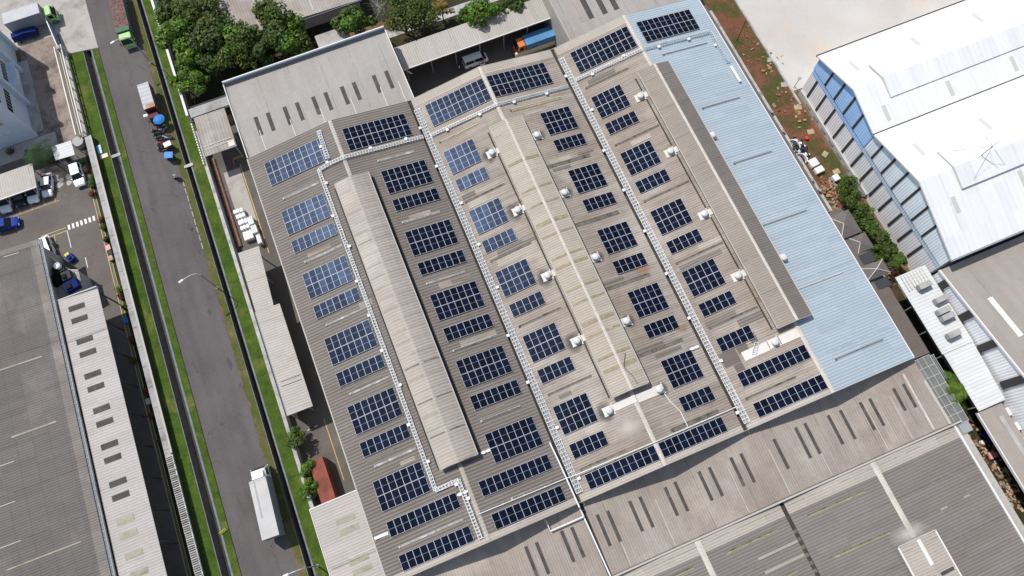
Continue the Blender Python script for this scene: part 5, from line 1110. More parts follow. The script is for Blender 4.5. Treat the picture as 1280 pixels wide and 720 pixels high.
pt(352, 34, 9, 'large leafy tree in front of the rear grey building', 4.9, 'leaf_mid', 3200, group=TG)
pt(330, 12, 7, 'dull green tree overlapping the rear grey roof', 2.8, 'leaf_olive', 1300, group=TG)
pt(370, 52, 6, 'small dark tree beside the pump hut', 2.4, 'leaf_mid', 1200, group=TG)
pt(438, 21, 7.5, 'round green tree between hut and path', 3.2, 'leaf_mid', 2000, group=TG)
pt(500, 8, 9, 'wide feathery olive tree above the grey path', 4.6, 'leaf_olive', 2800, size=.26, group=TG)
pt(528, 10, 8, 'olive green tree right of the feathery one', 3.2, 'leaf_olive', 1700, size=.26, group=TG)
pt(552, 9, 4.5, 'small orange yellow leaved tree beside the path', 1.7, 'leaf_orange', 900, size=.22, group=TG)
pt(600, 14, 7.5, 'dense green tree leaning over the vehicle shed roof', 3.0, 'leaf_bright', 2300, size=.26, group=TG)
pt(582, 20, 5.5, 'lower green tree touching the vehicle shed roof', 1.8, 'leaf_mid', 900, size=.26, group=TG)
pt(627, 12, 5.5, 'thin dark tree at the far side of vehicle shed', 1.9, 'leaf_dark', 800, size=.26, group=TG)
pt(642, 2, 6, 'dark tree cut by the top edge above vehicle shed', 2.2, 'leaf_dark', 900, group=TG)
# a leafless tree
p = at(474, 12, 3); bt = empty('bare_tree', (p.x, p.y, 0), 0, 'leafless grey tree between the round and feathery trees', 'tree', TG)
mb = MB().tube([(0, 0, 0), (.1, 0, 2.5), (0, .1, 4.2)], [.16, .12, .06], 'wall_grey', 6); mb.build('trunk', parent=bt); mb = MB()
for k in range(26):
    q = random.uniform(0, 6.28); z0 = random.uniform(1.8, 4.1); L_ = random.uniform(1.2, 2.6); a = Vector((0, 0, z0)); b = a + Vector((math.cos(q) * L_ * .6, math.sin(q) * L_ * .6, L_ * .4)); c = b + Vector((math.cos(q + .4) * L_ * .5, math.sin(q + .4) * L_ * .5, L_ * .25))
    mb.tube([a, b, c], [.05, .035, .015], 'wall_grey', 4)
mb.build('limbs', parent=bt)
mb = MB()
for k in range(60):
    q = random.uniform(0, 6.28); r_ = random.uniform(.2, 1.5); mb.tube([(math.cos(q) * r_, math.sin(q) * r_, .1), (math.cos(q + .8) * r_ * 1.2, math.sin(q + .8) * r_ * 1.2, random.uniform(.2, .7))], .05, 'wood', 4)
p = at(493, 29, .3); tag(mb.build('brushwood', at_=(p.x, p.y, 0)), 'heap of tan cut brushwood beside the grey path', 'brushwood', kind='stuff')
# three small yard trees
for k, (u, v, r_, lb, m_) in enumerate(((370, 545, 1.75, 'dark round small tree below the storage shed', 'leaf_mid'), (381, 585, 1.35, 'small bright tree beside the red container end', 'leaf_bright'), (385, 611, 1.7, 'bright round tree beside the middle of the red container', 'leaf_bright'))):
    pt(u, v, 3.6, lb, r_, m_, 1300, size=.17, flat=.8, group='small trees along the yard wall')
# hedge of trees by the white warehouse
for k, (u, v, r_) in enumerate(((1060, 230, 2.1), (1068, 247, 2.2), (1078, 264, 2.1), (1087, 278, 2.1), (1096, 292, 2.0), (1105, 303, 1.9), (1113, 315, 1.8), (1124, 327, 1.5))):
    pt(u, v, 4.6, ('top tree of the hedge row along the striped white wall' if k == 0 else 'last tree of the hedge row along the striped white wall' if k == 7 else f'{ORD[k]} dark tree from the top in the hedge along white warehouse'), r_, 'leaf_dark' if k in (1, 4, 5) else 'leaf_mid', 1500, size=.2, flat=.85, group='hedge trees along the white warehouse')
# palms
def palm(label, x, y, h, L_, n, mat, name='palm_tree', lean=0.0):
    e = empty(name, (x, y, 0), 0, label, 'palm')
    MB().tube([(0, 0, 0), (lean * .4, 0, h * .5), (lean, 0, h)], [.19, .15, .12], 'bark', 8).build('trunk', parent=e)
    for k in range(n):
        q = 6.283 * k / n + random.uniform(-.2, .2); up = random.uniform(.1, .75); mb = MB(); LL = L_ * random.uniform(.75, 1.1); pts = []
        for i in range(9):
            t = i / 8; rr = LL * t * (1 - .12 * t * t); z = h + LL * (up * t - (.55 + up * .45) * t * t); pts.append(Vector((lean + math.cos(q) * rr, math.sin(q) * rr, z)))
        mb.tube(pts, [.035 - .003 * i for i in range(9)], mat, 4); s = Vector((-math.sin(q), math.cos(q), 0))
        for i in range(1, 9):
            for f in (0, .33, .66):
                if i == 8 and f: continue
                p = pts[i] if not f else pts[i].lerp(pts[i + 1] if i < 8 else pts[i], f); w_ = L_ * .24 * math.sin(math.pi * min(.97, (i + f) / 9 + .05)) + .1; d = (pts[i] - pts[i - 1]).normalized()
                for sd in (-1, 1):
                    tip = p + s * sd * w_ + d * w_ * .55 - Vector((0, 0, w_ * .35)); mb.add([p - d * .025, p + d * .03, tip], [(0, 1, 2)], mat)
        mb.build('frond', parent=e)
    return e
p = at(49, 189, 4.0); palm('dark green palm beside the pale blue office', p.x, p.y, 4.2, 3.1, 16, 'leaf_palm')
p = at(38, 192, 3.0); palm('lower palm leaning left of the big palm', p.x, p.y, 2.6, 2.3, 12, 'leaf_palm')
p = at(1186, 479, 6); palm('bright green palm beside the grid canopy', p.x + .3, p.y, 5.6, 2.4, 14, 'leaf_bright')
p = at(1199, 489, 7); palm('yellow green palm leaning over the white annex roof', p.x, p.y, 6.6, 2.1, 13, 'leaf_lime')
p = at(1200, 500, 5); palm('lower dark palm in the alley by the white annex', p.x, p.y, 4.4, 2.1, 12, 'leaf_mid')
# shrubs in the planter by the grey wall
rs = random.Random(5)
for k, (u, v, r_, m_, lb) in enumerate(((104, 203, .5, 'leaf_lime', 'lime green shrub next to the white car'), (108, 212, .5, 'leaf_rust', 'rusty brown shrub nearest the white sheet shelter'), (114, 224, .55, 'leaf_mid', 'green shrub between two rusty shrubs'), (115, 231, .6, 'leaf_mid', 'larger green shrub above the long rusty shrub'), (117, 243, .75, 'leaf_rust', 'largest rusty brown shrub in the planter strip'), (126, 274, .55, 'leaf_rust', 'rusty shrub just above the crossing end'), (129, 285, .5, 'leaf_mid', 'green shrub beside the crossing end'), (133, 298, .5, 'leaf_dark', 'dark shrub just below the crossing end'), (149, 362, .6, 'leaf_lime', 'yellow green shrub where the lean-to shadow starts'), (150, 371, .5, 'leaf_rust', 'rusty shrub at the start of the lean-to shadow'), (156, 385, .5, 'leaf_dark', 'dark shrub in the planter below the shadow line'), (165, 425, .6, 'leaf_rust', 'rusty shrub in the shaded planter by the wall'), (168, 452, .7, 'leaf_mid', 'green shrub in the shaded planter by the wall'), (183, 490, .6, 'leaf_rust', 'rusty shrub above the white box in the planter'), (189, 520, .6, 'leaf_rust', 'rusty shrub below the white box in the planter'), (200, 552, .45, 'leaf_rust', 'small reddish shrub where the louvre fence starts'),
                                    (68, 306, .35, 'leaf_mid', 'small green bush beside the white van'), (71, 318, .4, 'leaf_mid', 'green bush beside plant room below the white van'), (75, 322, .35, 'leaf_rust', 'rusty bush beside plant room below the white van'), (12, 190, .7, 'leaf_olive', 'olive shrub in front of the office end wall'), (62, 202, .8, 'leaf_mid', 'green shrub under the palm by the carport'), (72, 200, .8, 'leaf_mid', 'green shrub below the white sheet shelter'), (84, 198, .6, 'leaf_mid', 'low green shrub at the shelter front edge'))):
    p = at(u, v, .4); mb = MB(); e = empty('shrub', (p.x, p.y, 0), 0, lb, 'shrub', 'shrubs around the car yard')
    for q in range(4): leaf_cloud(mb, (rs.uniform(-.4, .4) * r_, rs.uniform(-.6, .6) * r_, .35 + rs.uniform(0, .5) * r_), r_ * .7, 60, .13, m_)
    mb.build('crown', parent=e)
    MB().tube([(0, 0, 0), (0, 0, .5)], .04, 'bark', 5).build('trunk', parent=e)

# ================================================================== VEHICLES
def wheels(e, spots, r=.32, wd=.22):
    for (x, y) in spots:
        w_ = MB().wheel((0, 0, 0), r, wd, 'rubber').build('wheel', parent=e, at_=(x, y, r))
        MB().wheel((0, 0, 0), r * .58, wd + .02, 'steel_grey', 10).build('rim', parent=w_)
def ring(y, hw, zb, zt, ch_=.12):
    return [(-hw + ch_ * .5, y, zb), (hw - ch_ * .5, y, zb), (hw, y, zb + ch_), (hw, y, zt - ch_), (hw - ch_, y, zt), (-hw + ch_, y, zt), (-hw, y, zt - ch_), (-hw, y, zb + ch_)]
def car(label, loc, rz, paint, kind='sedan', group='cars parked in the car yard', name='parked_car'):
    e = empty(name, loc, rz, label, 'van' if kind == 'van' else 'car', group)
    if kind == 'sedan': L_, hw, body, roof = 4.3, .86, [(-2.12, .72, .35, .78), (-1.9, .82, .22, .92), (-.9, .86, .18, .95), (.6, .86, .18, .95), (1.5, .84, .2, .90), (1.98, .78, .24, .78), (2.15, .62, .36, .62)], ((-1.75, .9), (-1.05, 1.42), (.35, 1.45), (1.12, .94))
    elif kind == 'suv': L_, hw, body, roof = 4.3, .88, [(-2.15, .74, .38, .9), (-2.0, .84, .25, 1.05), (-.9, .88, .2, 1.08), (.7, .88, .2, 1.08), (1.6, .86, .22, 1.02), (2.0, .8, .26, .88), (2.15, .66, .4, .7)], ((-2.02, 1.05), (-1.75, 1.68), (.25, 1.70), (1.05, 1.05))
    else: L_, hw, body, roof = 4.4, .84, [(-2.2, .76, .36, 1.0), (-2.1, .84, .25, 1.12), (-.9, .84, .2, 1.14), (1.2, .84, .2, 1.12), (1.8, .82, .22, 1.05), (2.1, .78, .26, .95), (2.2, .7, .36, .7)], ((-2.16, 1.1), (-2.05, 1.88), (1.1, 1.90), (1.82, 1.06))
    MB().loft([ring(y, w_, zb, zt) for y, w_, zb, zt in body], paint).build('body', parent=e, smooth=False)
    (y0, z0), (y1, z1), (y2, z2), (y3, z3) = roof; g_ = MB(); wi = hw - .08; wt = hw - .2
    g_.add([(-wi, y0, z0), (wi, y0, z0), (wt, y1, z1 - .02), (-wt, y1, z1 - .02), (wt, y2, z2 - .02), (-wt, y2, z2 - .02), (wi, y3, z3), (-wi, y3, z3)], [(0, 1, 2, 3), (4, 6, 7, 5), (1, 6, 4, 2), (0, 3, 5, 7)], 'car_glass'); g_.build('windows', parent=e)
    r_ = MB().slab([(-wt - .02, y1 - .05, z1), (wt + .02, y1 - .05, z1), (wt + .01, y2 + .05, z2), (-wt - .01, y2 + .05, z2)], .07, paint)
    r_.build('roof', parent=e)
    for s in (-1, 1):
        for t in (.0, .5, 1.0):
            p_ = MB(); yb = y0 + (y3 - y0) * (.06 + .86 * t); yt = y1 + (y2 - y1) * t; p_.tube([(s * (wi + .005), yb, z0), (s * (wt + .02), yt, z1 - .03)], .045, paint, 5); p_.build('pillar', parent=e)
        MB().box(s * (hw - .3) - .17, s * (hw - .3) + .17, L_ / 2 - .18, L_ / 2 - .04, body[-2][3] - .24, body[-2][3] - .08, 'lamp_glass').build('headlight', parent=e)
        MB().box(s * (hw - .2) - .14, s * (hw - .2) + .14, -L_ / 2 + .0, -L_ / 2 + .1, .66, .84, 'red').build('tail_light', parent=e)
        MB().box(s * (hw + .08) - .09, s * (hw + .08) + .09, y3 - .42, y3 - .28, z3 - .0, z3 + .14, paint).build('wing_mirror', parent=e)
    MB().box(-.26, .26, L_ / 2 - .02, L_ / 2 + .03, .42, .54, 'steel_dark').build('grille', parent=e)
    wheels(e, [(s * (hw - .1), y) for s in (-1, 1) for y in (-1.3, 1.32)])
    return e
car('white sedan parked just right of the beige carport', (-33.35, 13.45, 0), math.pi - .18, 'white_car')
car('white boxy car beside the planter and shelter', (-28.25, 13.2, 0), math.pi + .02, 'white_car', 'suv')
car('white car nosing out under the carport right end', (-35.75, 13.2, 0), math.pi - .12, 'white_car', 'suv')
car('dark car in the shade under the carport', (-38.0, 13.5, 0), math.pi - .05, 'dark_car')
car('white car at the left edge under the carport', (-40.3, 13.2, 0), math.pi - .08, 'white_car', 'suv')
car('deep blue car at the left picture edge in the yard', (-40.9, 8.9, 0), -math.pi / 2 - .1, 'blue_car', 'suv')
car('white van with dark windows beside the warehouse corner', (-35.4, 2.2, 0), .12, 'white_car', 'van', name='parked_van')
p = at(593, 67, 1.2); e = car('white minivan with open door below the vehicle shed', (40.4, 8.35, 0), -math.pi / 2 + .0, 'white_car', 'van', None, 'parked_van')
o = MB().box(-.03, .03, -.45, .45, 0, .95, 'white_car').box(-.035, .035, -.35, .35, .5, .85, 'car_glass').build('open_door', parent=e, at_=(1.2, .9, .3))

def lorry(name, label, loc, rz, L_, w_, zb, zt, box_mat, cab_mat, cabh=2.3, cabl=1.7, roof_mat=None, front=None, deflect=False, cab_roof=None, sides=None, group=None):
    """cab at +y; loc is the middle of the cargo body"""
    e = empty(name, loc, rz, label, 'truck', group); hw = w_ / 2; hl = L_ / 2
    MB().box(-.45, .45, -hl, hl + cabl + .2, .5, .8, 'steel_dark').build('chassis', parent=e)
    b = MB().box(-hw, hw, -hl, hl, zb, zt, sides or box_mat).build('cargo_body', parent=e)
    rm = MB().box(-hw - .02, hw + .02, -hl - .02, hl + .02, zt + .001, zt + .06, roof_mat or box_mat)
    rm.build('cargo_roof', parent=e)
    rb = MB()
    n = int(L_ / .7)
    for k in range(n + 1):
        y = -hl + L_ * k / n
        for s in (-1, 1): rb.box(s * hw - .025, s * hw + .025, y - .03, y + .03, zb, zt - .01, 'box_side')
    rb.build('rib', parent=e)
    y0 = hl + .2; cw = min(hw - .08, 1.02)
    cb = MB().loft([[(-cw, y0, .55), (cw, y0, .55), (cw, y0, cabh - .1), (cw - .12, y0, cabh), (-cw + .12, y0, cabh), (-cw, y0, cabh - .1)],
                    [(-cw, y0 + cabl * .72, .55), (cw, y0 + cabl * .72, .55), (cw, y0 + cabl * .72, cabh - .12), (cw - .14, y0 + cabl * .72, cabh - .02), (-cw + .14, y0 + cabl * .72, cabh - .02), (-cw, y0 + cabl * .72, cabh - .12)],
                    [(-cw, y0 + cabl, .55), (cw, y0 + cabl, .55), (cw, y0 + cabl, 1.3), (cw - .08, y0 + cabl, 1.4), (-cw + .08, y0 + cabl, 1.4), (-cw, y0 + cabl, 1.3)]], cab_mat).build('cab', parent=e)
    MB().hull([(-cw + .12, y0 + cabl * .72 + .03, cabh - .12), (cw - .12, y0 + cabl * .72 + .03, cabh - .12), (cw - .1, y0 + cabl + .0, 1.45), (-cw + .1, y0 + cabl + .0, 1.45)],
              [(-cw + .12, y0 + cabl * .72 + .06, cabh - .08), (cw - .12, y0 + cabl * .72 + .06, cabh - .08), (cw - .1, y0 + cabl + .04, 1.47), (-cw + .1, y0 + cabl + .04, 1.47)], 'car_glass').build('windscreen', parent=e)
    if cab_roof: MB().box(-cw + .06, cw - .06, y0 - .02, y0 + cabl * .68, cabh + .002, cabh + .05, cab_roof).build('cab_roof', parent=e)
    if deflect: MB().loft([[(-cw + .1, y0 - .05, cabh), (cw - .1, y0 - .05, cabh), (cw - .2, y0 - .05, cabh + .75), (-cw + .2, y0 - .05, cabh + .75)], [(-cw + .15, y0 + cabl * .6, cabh), (cw - .15, y0 + cabl * .6, cabh), (cw - .3, y0 + cabl * .55, cabh + .2), (-cw + .3, y0 + cabl * .55, cabh + .2)]], cab_mat).build('deflector', parent=e)
    for s in (-1, 1):
        MB().box(s * (cw + .005) - .015, s * (cw + .005) + .015, y0 + cabl * .2, y0 + cabl * .7, 1.4, cabh - .25, 'car_glass').build('side_window', parent=e)
        MB().box(s * (cw + .2) - .07, s * (cw + .2) + .07, y0 + cabl - .15, y0 + cabl - .05, 1.35, 1.85, 'white' if cab_mat == 'white' else 'black').box(min(s * cw, s * (cw + .2)), max(s * cw, s * (cw + .2)), y0 + cabl - .12, y0 + cabl - .08, 1.8, 1.84, 'black').build('wing_mirror', parent=e)
        MB().box(s * (cw - .3) - .18, s * (cw - .3) + .18, y0 + cabl - .01, y0 + cabl + .04, .75, .95, 'lamp_glass').build('headlight', parent=e)
    MB().box(-cw, cw, y0 + cabl - .02, y0 + cabl + .12, .42, .66, cab_mat).build('bumper', parent=e)
    wheels(e, [(s * (cw - .14), y) for s in (-1, 1) for y in ((y0 + cabl * .5, -hl + 1.2) + ((-hl + 2.3,) if L_ > 6.5 else ()))], .47, .3)
    return e
t = lorry('cargo_truck', 'long grey box truck with white cab on the road verge', (-13.55, -49.9, 0), -.052, 8.1, 2.35, 1.0, 3.75, 'box_grey', 'white', 2.75, 1.75, roof_mat='box_grey', sides='box_side', deflect=True)
MB().box(-.62, -.42, -1.2, 4.02, 3.812, 3.85, 'steel_grey').box(-1.15, 1.15, 3.8, 4.04, 3.812, 3.84, 'box_silver').build('roof_strap', parent=t)
t = lorry('dump_truck', 'green cab tipper truck with brown load at the top of the road', (-14.25, 41.3, 0), math.pi - .03, 9.6, 2.3, 1.0, 2.45, 'green_dark', 'green_cab', 2.35, 1.7, roof_mat='cargo_brown', cab_roof='green_cab')
MB().box(-1.15, 1.15, 3.9, 4.85, 2.52, 2.72, 'green_dark').build('headboard', parent=t)
mb = MB()
for k in range(90): 
    x, y = random.uniform(-1.05, 1.05), random.uniform(-4.6, 3.7); r_ = random.uniform(.12, .35); mb.lathe([(r_, 0), (r_ * .6, r_ * .3), (0, r_ * .4)], (x, y, 2.51), 'cargo_brown', 6)
mb.build('load_rubble', parent=t)
t = lorry('box_truck', 'silver box truck with maroon cab beside the blue umbrella', (-13.6, 21.9, 0), math.pi, 5.1, 1.85, .9, 2.9, 'box_silver', 'maroon', 2.0, 1.5, roof_mat='box_silver', sides='maroon')
mb = MB()
for k in range(6): mb.box(-.92, .92, -2.4 + k * .78, -2.34 + k * .78, 2.962, 2.99, 'box_grey')
mb.box(-.85, .5, 1.75, 2.5, 2.962, 2.985, 'rust'); mb.build('roof_rib', parent=t)
MB().box(.95, 1.65, 2.6, 3.1, 1.8, 1.85, 'white').build('side_shade', parent=t)
t = lorry('box_truck', 'grey box lorry with light green cab at the blue gate', (-29.9, 46.4, 0), -math.pi / 2, 6.2, 2.35, 1.0, 3.5, 'box_silver', 'green_cab', 2.4, 1.6, sides='box_side', cab_roof='green_cab')
t = lorry('flatbed_truck', 'orange cab lorry with a blue box body beside vehicle shed', (52.6, 7.45, 0), math.pi / 2, 6.6, 2.1, .9, 2.5, 'blue_steel', 'orange', 2.45, 1.55, sides='blue_steel', cab_roof='orange')
tp = empty('covered_trailer', (-31.2, 44.4, 0), 0, 'low trailer under a navy blue tarpaulin beside box lorry', 'trailer')
MB().box(-2.2, 2.2, -.75, .75, .5, .75, 'steel_dark').build('chassis', parent=tp); MB().loft([[(-2.1, -.7, .75), (-2.1, .7, .75), (-2.1, .55, 1.5), (-2.1, -.55, 1.5)], [(0, -.72, .75), (0, .72, .75), (0, .5, 1.75), (0, -.5, 1.75)], [(2.1, -.7, .75), (2.1, .7, .75), (2.1, .55, 1.45), (2.1, -.55, 1.45)]], 'tarp_navy').build('tarpaulin', parent=tp)
wheels(tp, [(-1.2, -.7), (-1.2, .7), (1.2, -.7), (1.2, .7)], .35, .2)
# red container
cn = empty('shipping_container', (-5.25, -49.2, 0), 0, 'rusty red container standing next to the small yard trees', 'container')
MB().box(-1.0, 1.0, -3.1, 3.1, .12, 2.55, 'red_steel').build('body', parent=cn); mb = MB()
for k in range(20): 
    for s in (-1, 1): mb.box(s * 1.0 - .04, s * 1.0 + .04, -2.95 + k * .31, -2.8 + k * .31, .3, 2.4, 'red_steel')
mb.build('rib', parent=cn); MB().box(-1.03, 1.03, -3.13, 3.13, 2.551, 2.62, 'red_steel').build('roof', parent=cn)
for x in (-.9, .7):
    for y in (-3.0, 2.8): MB().box(x, x + .2, y, y + .2, 0, .12, 'steel_dark').build('foot', parent=cn)
for x in (-.5, .5): MB().box(x - .47, x + .47, 3.1, 3.15, .25, 2.45, 'red_steel').tube([(x, 3.18, .3), (x, 3.18, 2.4)], .025, 'steel_grey', 5).build('door', parent=cn)

def motorbike(label, loc, rz, paint, group='motorbikes parked by the drain', lean=.12):
    e = empty('motorbike', loc, rz, label, 'motorbike', group); e.rotation_euler = (0, lean, rz)
    for y in (-.62, .62):
        w_ = MB().wheel((0, 0, 0), .29, .11, 'rubber', 14).build('wheel', parent=e, at_=(0, y, .29)); MB().wheel((0, 0, 0), .18, .12, 'steel_grey', 10).build('rim', parent=w_)
    MB().loft([[(-.06, -.85, .62), (.06, -.85, .62), (.06, -.85, .74), (-.06, -.85, .74)], [(-.14, -.4, .42), (.14, -.4, .42), (.12, -.4, .72), (-.12, -.4, .72)], [(-.12, .05, .32), (.12, .05, .32), (.1, .05, .5), (-.1, .05, .5)], [(-.16, .38, .4), (.16, .38, .4), (.12, .46, .92), (-.12, .46, .92)], [(-.05, .62, .7), (.05, .62, .7), (.05, .6, .98), (-.05, .6, .98)]], paint).build('body', parent=e)
    MB().loft([[(-.1, -.8, .74), (.1, -.8, .74), (.08, -.8, .82), (-.08, -.8, .82)], [(-.15, -.35, .72), (.15, -.35, .72), (.12, -.35, .8), (-.12, -.35, .8)], [(-.09, .05, .68), (.09, .05, .68), (.07, .05, .74), (-.07, .05, .74)]], 'rubber').build('seat', parent=e)
    MB().tube([(-.33, .38, 1.02), (-.12, .46, 1.0), (.12, .46, 1.0), (.33, .38, 1.02)], .022, 'steel_dark', 6).build('handlebar', parent=e)
    MB().tube([(0, .46, .95), (0, .64, .29)], .035, 'steel_grey', 6).build('fork', parent=e)
    for s in (-1, 1): MB().tube([(s * .3, .4, 1.02), (s * .36, .42, 1.2)], .012, 'steel_dark', 4).box(s * .38 - .06, s * .38 + .06, .41, .43, 1.16, 1.27, 'steel_grey').build('mirror', parent=e)
    MB().box(-.07, .07, .58, .66, .78, .92, 'lamp_glass').build('headlight', parent=e)
    return e
for k, (x, y, rz, pm, lb) in enumerate(((-14.3, 16.4, 1.35, 'dark_car', 'black motorbike in the row, nearest the blue umbrella'), (-13.1, 16.3, 1.9, 'steel_grey', 'grey motorbike tucked right behind the blue umbrella'), (-14.2, 15.6, 1.45, 'dark_car', 'black motorbike second from umbrella in the outer row'), (-14.0, 14.9, 1.5, 'steel_dark', 'dark motorbike in the middle of the outer row'), (-12.9, 14.5, 1.3, 'white', 'pale motorbike with round boxes beside the verge'), (-14.0, 13.8, 1.6, 'red', 'red motorbike between white awning and middle of row'), (-14.1, 12.7, 1.5, 'dark_car', 'black motorbike lowest in the row beside white awning'))):
    motorbike(lb, (x, y, 0), rz, pm)
motorbike('motorbike standing under the rider in white', (-13.25, 6.4, 0), 1.0, 'dark_car', None, 0)
# small vendors' things on the verge
def cart(name, label, loc, rz, top, w_=1.15, d=.85, h=1.55):
    e = empty(name, loc, rz, label, 'cart')
    MB().box(-w_ / 2, w_ / 2, -d / 2, d / 2, .45, .95, 'steel_dark').build('box', parent=e)
    for x in (-w_ / 2, w_ / 2 - .05):
        for y in (-d / 2, d / 2 - .05): MB().box(x, x + .05, y, y + .05, .95, h, 'steel_grey').build('post', parent=e)
    MB().slab([(-w_ / 2 - .12, -d / 2 - .1, h), (w_ / 2 + .12, -d / 2 - .1, h), (w_ / 2 + .12, d / 2 + .1, h + .1), (-w_ / 2 - .12, d / 2 + .1, h + .1)], .04, top).build('awning', parent=e)
    wheels(e, [(-w_ / 2 - .05, 0), (w_ / 2 + .05, 0)], .3, .08)
cart('vendor_cart', 'vendor cart with blue top on the road edge', (-13.2, 10.4, 0), -.3, 'tarp_blue'); cart('vendor_cart', 'vendor cart with white top beside parked motorbikes', (-12.9, 12.5, 0), .1, 'white', .95, .7)
u = empty('parasol', (-12.95, 17.35, 0), 0, 'round blue parasol behind the silver box truck', 'parasol')
MB().tube([(0, 0, 0), (0, 0, 2.35)], .03, 'steel_grey', 6).build('pole', parent=u); mb = MB(); n_ = 8
ring1 = [(math.cos(6.283 * k / n_) * 1.0, math.sin(6.283 * k / n_) * 1.0, 1.95) for k in range(n_)]; ring2 = [(math.cos(6.283 * k / n_) * .55, math.sin(6.283 * k / n_) * .55, 2.22) for k in range(n_)]
mb.loft([[(x, y, z - .03) for x, y, z in ring1], ring1, ring2, [(x * .1, y * .1, 2.34) for x, y, z in ring2]], 'tarp_blue'); mb.build('canopy', parent=u); MB().lathe([(.28, 0), (.28, .1), (.05, .14)], (0, 0, 0), 'concrete_kerb', 10).build('base', parent=u)

# ------------------------------------------------------------------ people
def person(label, loc, rz, joints, shirt, trousers, hair='black', helmet=None):
    e = empty('person', loc, rz, label, 'person')
    J = joints; names = list(J); idx = {k: i for i, k in enumerate(names)}
    bones = [('pel', 'chest'), ('chest', 'neck'), ('neck', 'head'), ('head', 'crown')]
    for s in 'lr': bones += [('pel', s + 'hip'), (s + 'hip', s + 'knee'), (s + 'knee', s + 'ank'), (s + 'ank', s + 'toe'), ('chest', s + 'sho'), (s + 'sho', s + 'elb'), (s + 'elb', s + 'wri'), (s + 'wri', s + 'han')]
    rad = dict(pel=.15, chest=.16, neck=.06, head=.1, crown=.085, hip=.1, knee=.065, ank=.045, toe=.045, sho=.075, elb=.05, wri=.035, han=.04)
    me = bpy.data.meshes.new('person_body'); me.from_pydata([J[k] for k in names], [(idx[a], idx[b]) for a, b in bones], []); o = bpy.data.objects.new('person_body', me); col.objects.link(o)
    md = o.modifiers.new('s', 'SKIN'); o.modifiers.new('d', 'SUBSURF').levels = 1
    for i, k in enumerate(names):
        r_ = rad.get(k, rad.get(k[1:], .05)); me.skin_vertices[0].data[i].radius = (r_, r_ * (.75 if k in ('pel', 'chest') else 1)); me.skin_vertices[0].data[i].use_root = k == 'pel'
    dg = bpy.context.evaluated_depsgraph_get(); dg.update(); m2 = bpy.data.meshes.new_from_object(o.evaluated_get(dg)); bpy.data.objects.remove(o)
    for m_ in ('skin', shirt, trousers, 'black'): m2.materials.append(M[m_])
    zs, zn, zw = J['pel'][2], J['neck'][2], J['lwri'][2]
    seg = {a + b: (Vector(J[a]), Vector(J[b]), 1 if b in ('chest', 'neck', 'lsho', 'rsho', 'lelb', 'relb') else 0 if b in ('head', 'crown', 'lwri', 'rwri', 'lhan', 'rhan') else 3 if 'toe' in b else 2) for a, b in bones}
    for f in m2.polygons:
        c = f.center; best = (9, 0)
        for a, b, mi in seg.values():
            t_ = max(0, min(1, (c - a).dot(b - a) / max(1e-6, (b - a).length_squared))); d_ = (c - (a + (b - a) * t_)).length
            best = min(best, (d_, mi))
        f.material_index = best[1]; f.use_smooth = True
    b_ = bpy.data.objects.new('body', m2); col.objects.link(b_); b_.parent = e
    h = Vector(J['head']); hm = helmet or hair
    MB().lathe([(.115, -.02), (.125, .05), (.10, .13), (.0, .165)], h + Vector((0, -.015, .02)), hm, 12).build('helmet' if helmet else 'hair', parent=e, smooth=True)
    fc = MB().box(h.x - .015, h.x + .015, h.y + .09, h.y + .125, h.z - .03, h.z + .02, 'skin')
    for s in (-1, 1): fc.box(h.x + s * .04 - .015, h.x + s * .04 + .015, h.y + .085, h.y + .1, h.z + .015, h.z + .03, 'black').box(h.x + s * .1 - .015, h.x + s * .1 + .015, h.y - .02, h.y + .02, h.z - .03, h.z + .03, 'skin')
    fc.box(h.x - .03, h.x + .03, h.y + .08, h.y + .098, h.z - .065, h.z - .05, 'maroon'); fc.build('face', parent=e)
    return e
STAND = dict(pel=(0, 0, .92), chest=(0, 0, 1.28), neck=(0, .01, 1.46), head=(0, .03, 1.58), crown=(0, .02, 1.66))
for s, q in (('l', -1), ('r', 1)): STAND.update({s + 'hip': (q * .1, 0, .86), s + 'knee': (q * .11, .03, .48), s + 'ank': (q * .12, -.01, .08), s + 'toe': (q * .14, .15, .04), s + 'sho': (q * .19, 0, 1.38), s + 'elb': (q * .25, -.02, 1.12), s + 'wri': (q * .25, .1, .9), s + 'han': (q * .24, .14, .82)})
SIT = dict(pel=(0, -.1, .84), chest=(0, .0, 1.18), neck=(0, .05, 1.36), head=(0, .1, 1.48), crown=(0, .1, 1.56))
for s, q in (('l', -1), ('r', 1)): SIT.update({s + 'hip': (q * .11, -.05, .82), s + 'knee': (q * .2, .3, .66), s + 'ank': (q * .18, .12, .28), s + 'toe': (q * .19, .28, .24), s + 'sho': (q * .19, .03, 1.28), s + 'elb': (q * .28, .18, 1.08), s + 'wri': (q * .3, .36, 1.03), s + 'han': (q * .31, .42, 1.03)})
person('person in red shirt at the open door of the minivan', (41.55, 7.35, 0), .4, STAND, 'cloth_red', 'cloth_dark')
person('person in cream shirt standing beside the blue parasol', (-14.0, 17.75, 0), 2.4, STAND, 'cloth_cream', 'cloth_dark')
person('person in white shirt and helmet riding a motorbike', (-13.25, 6.4, 0), 1.0, SIT, 'cloth_white', 'cloth_dark', helmet='white')
p = at(567, 73, 0); person('person in pale shirt in the shade left of minivan', (37.3, 7.9, 0), 1.2, STAND, 'cloth_white', 'cloth_dark')

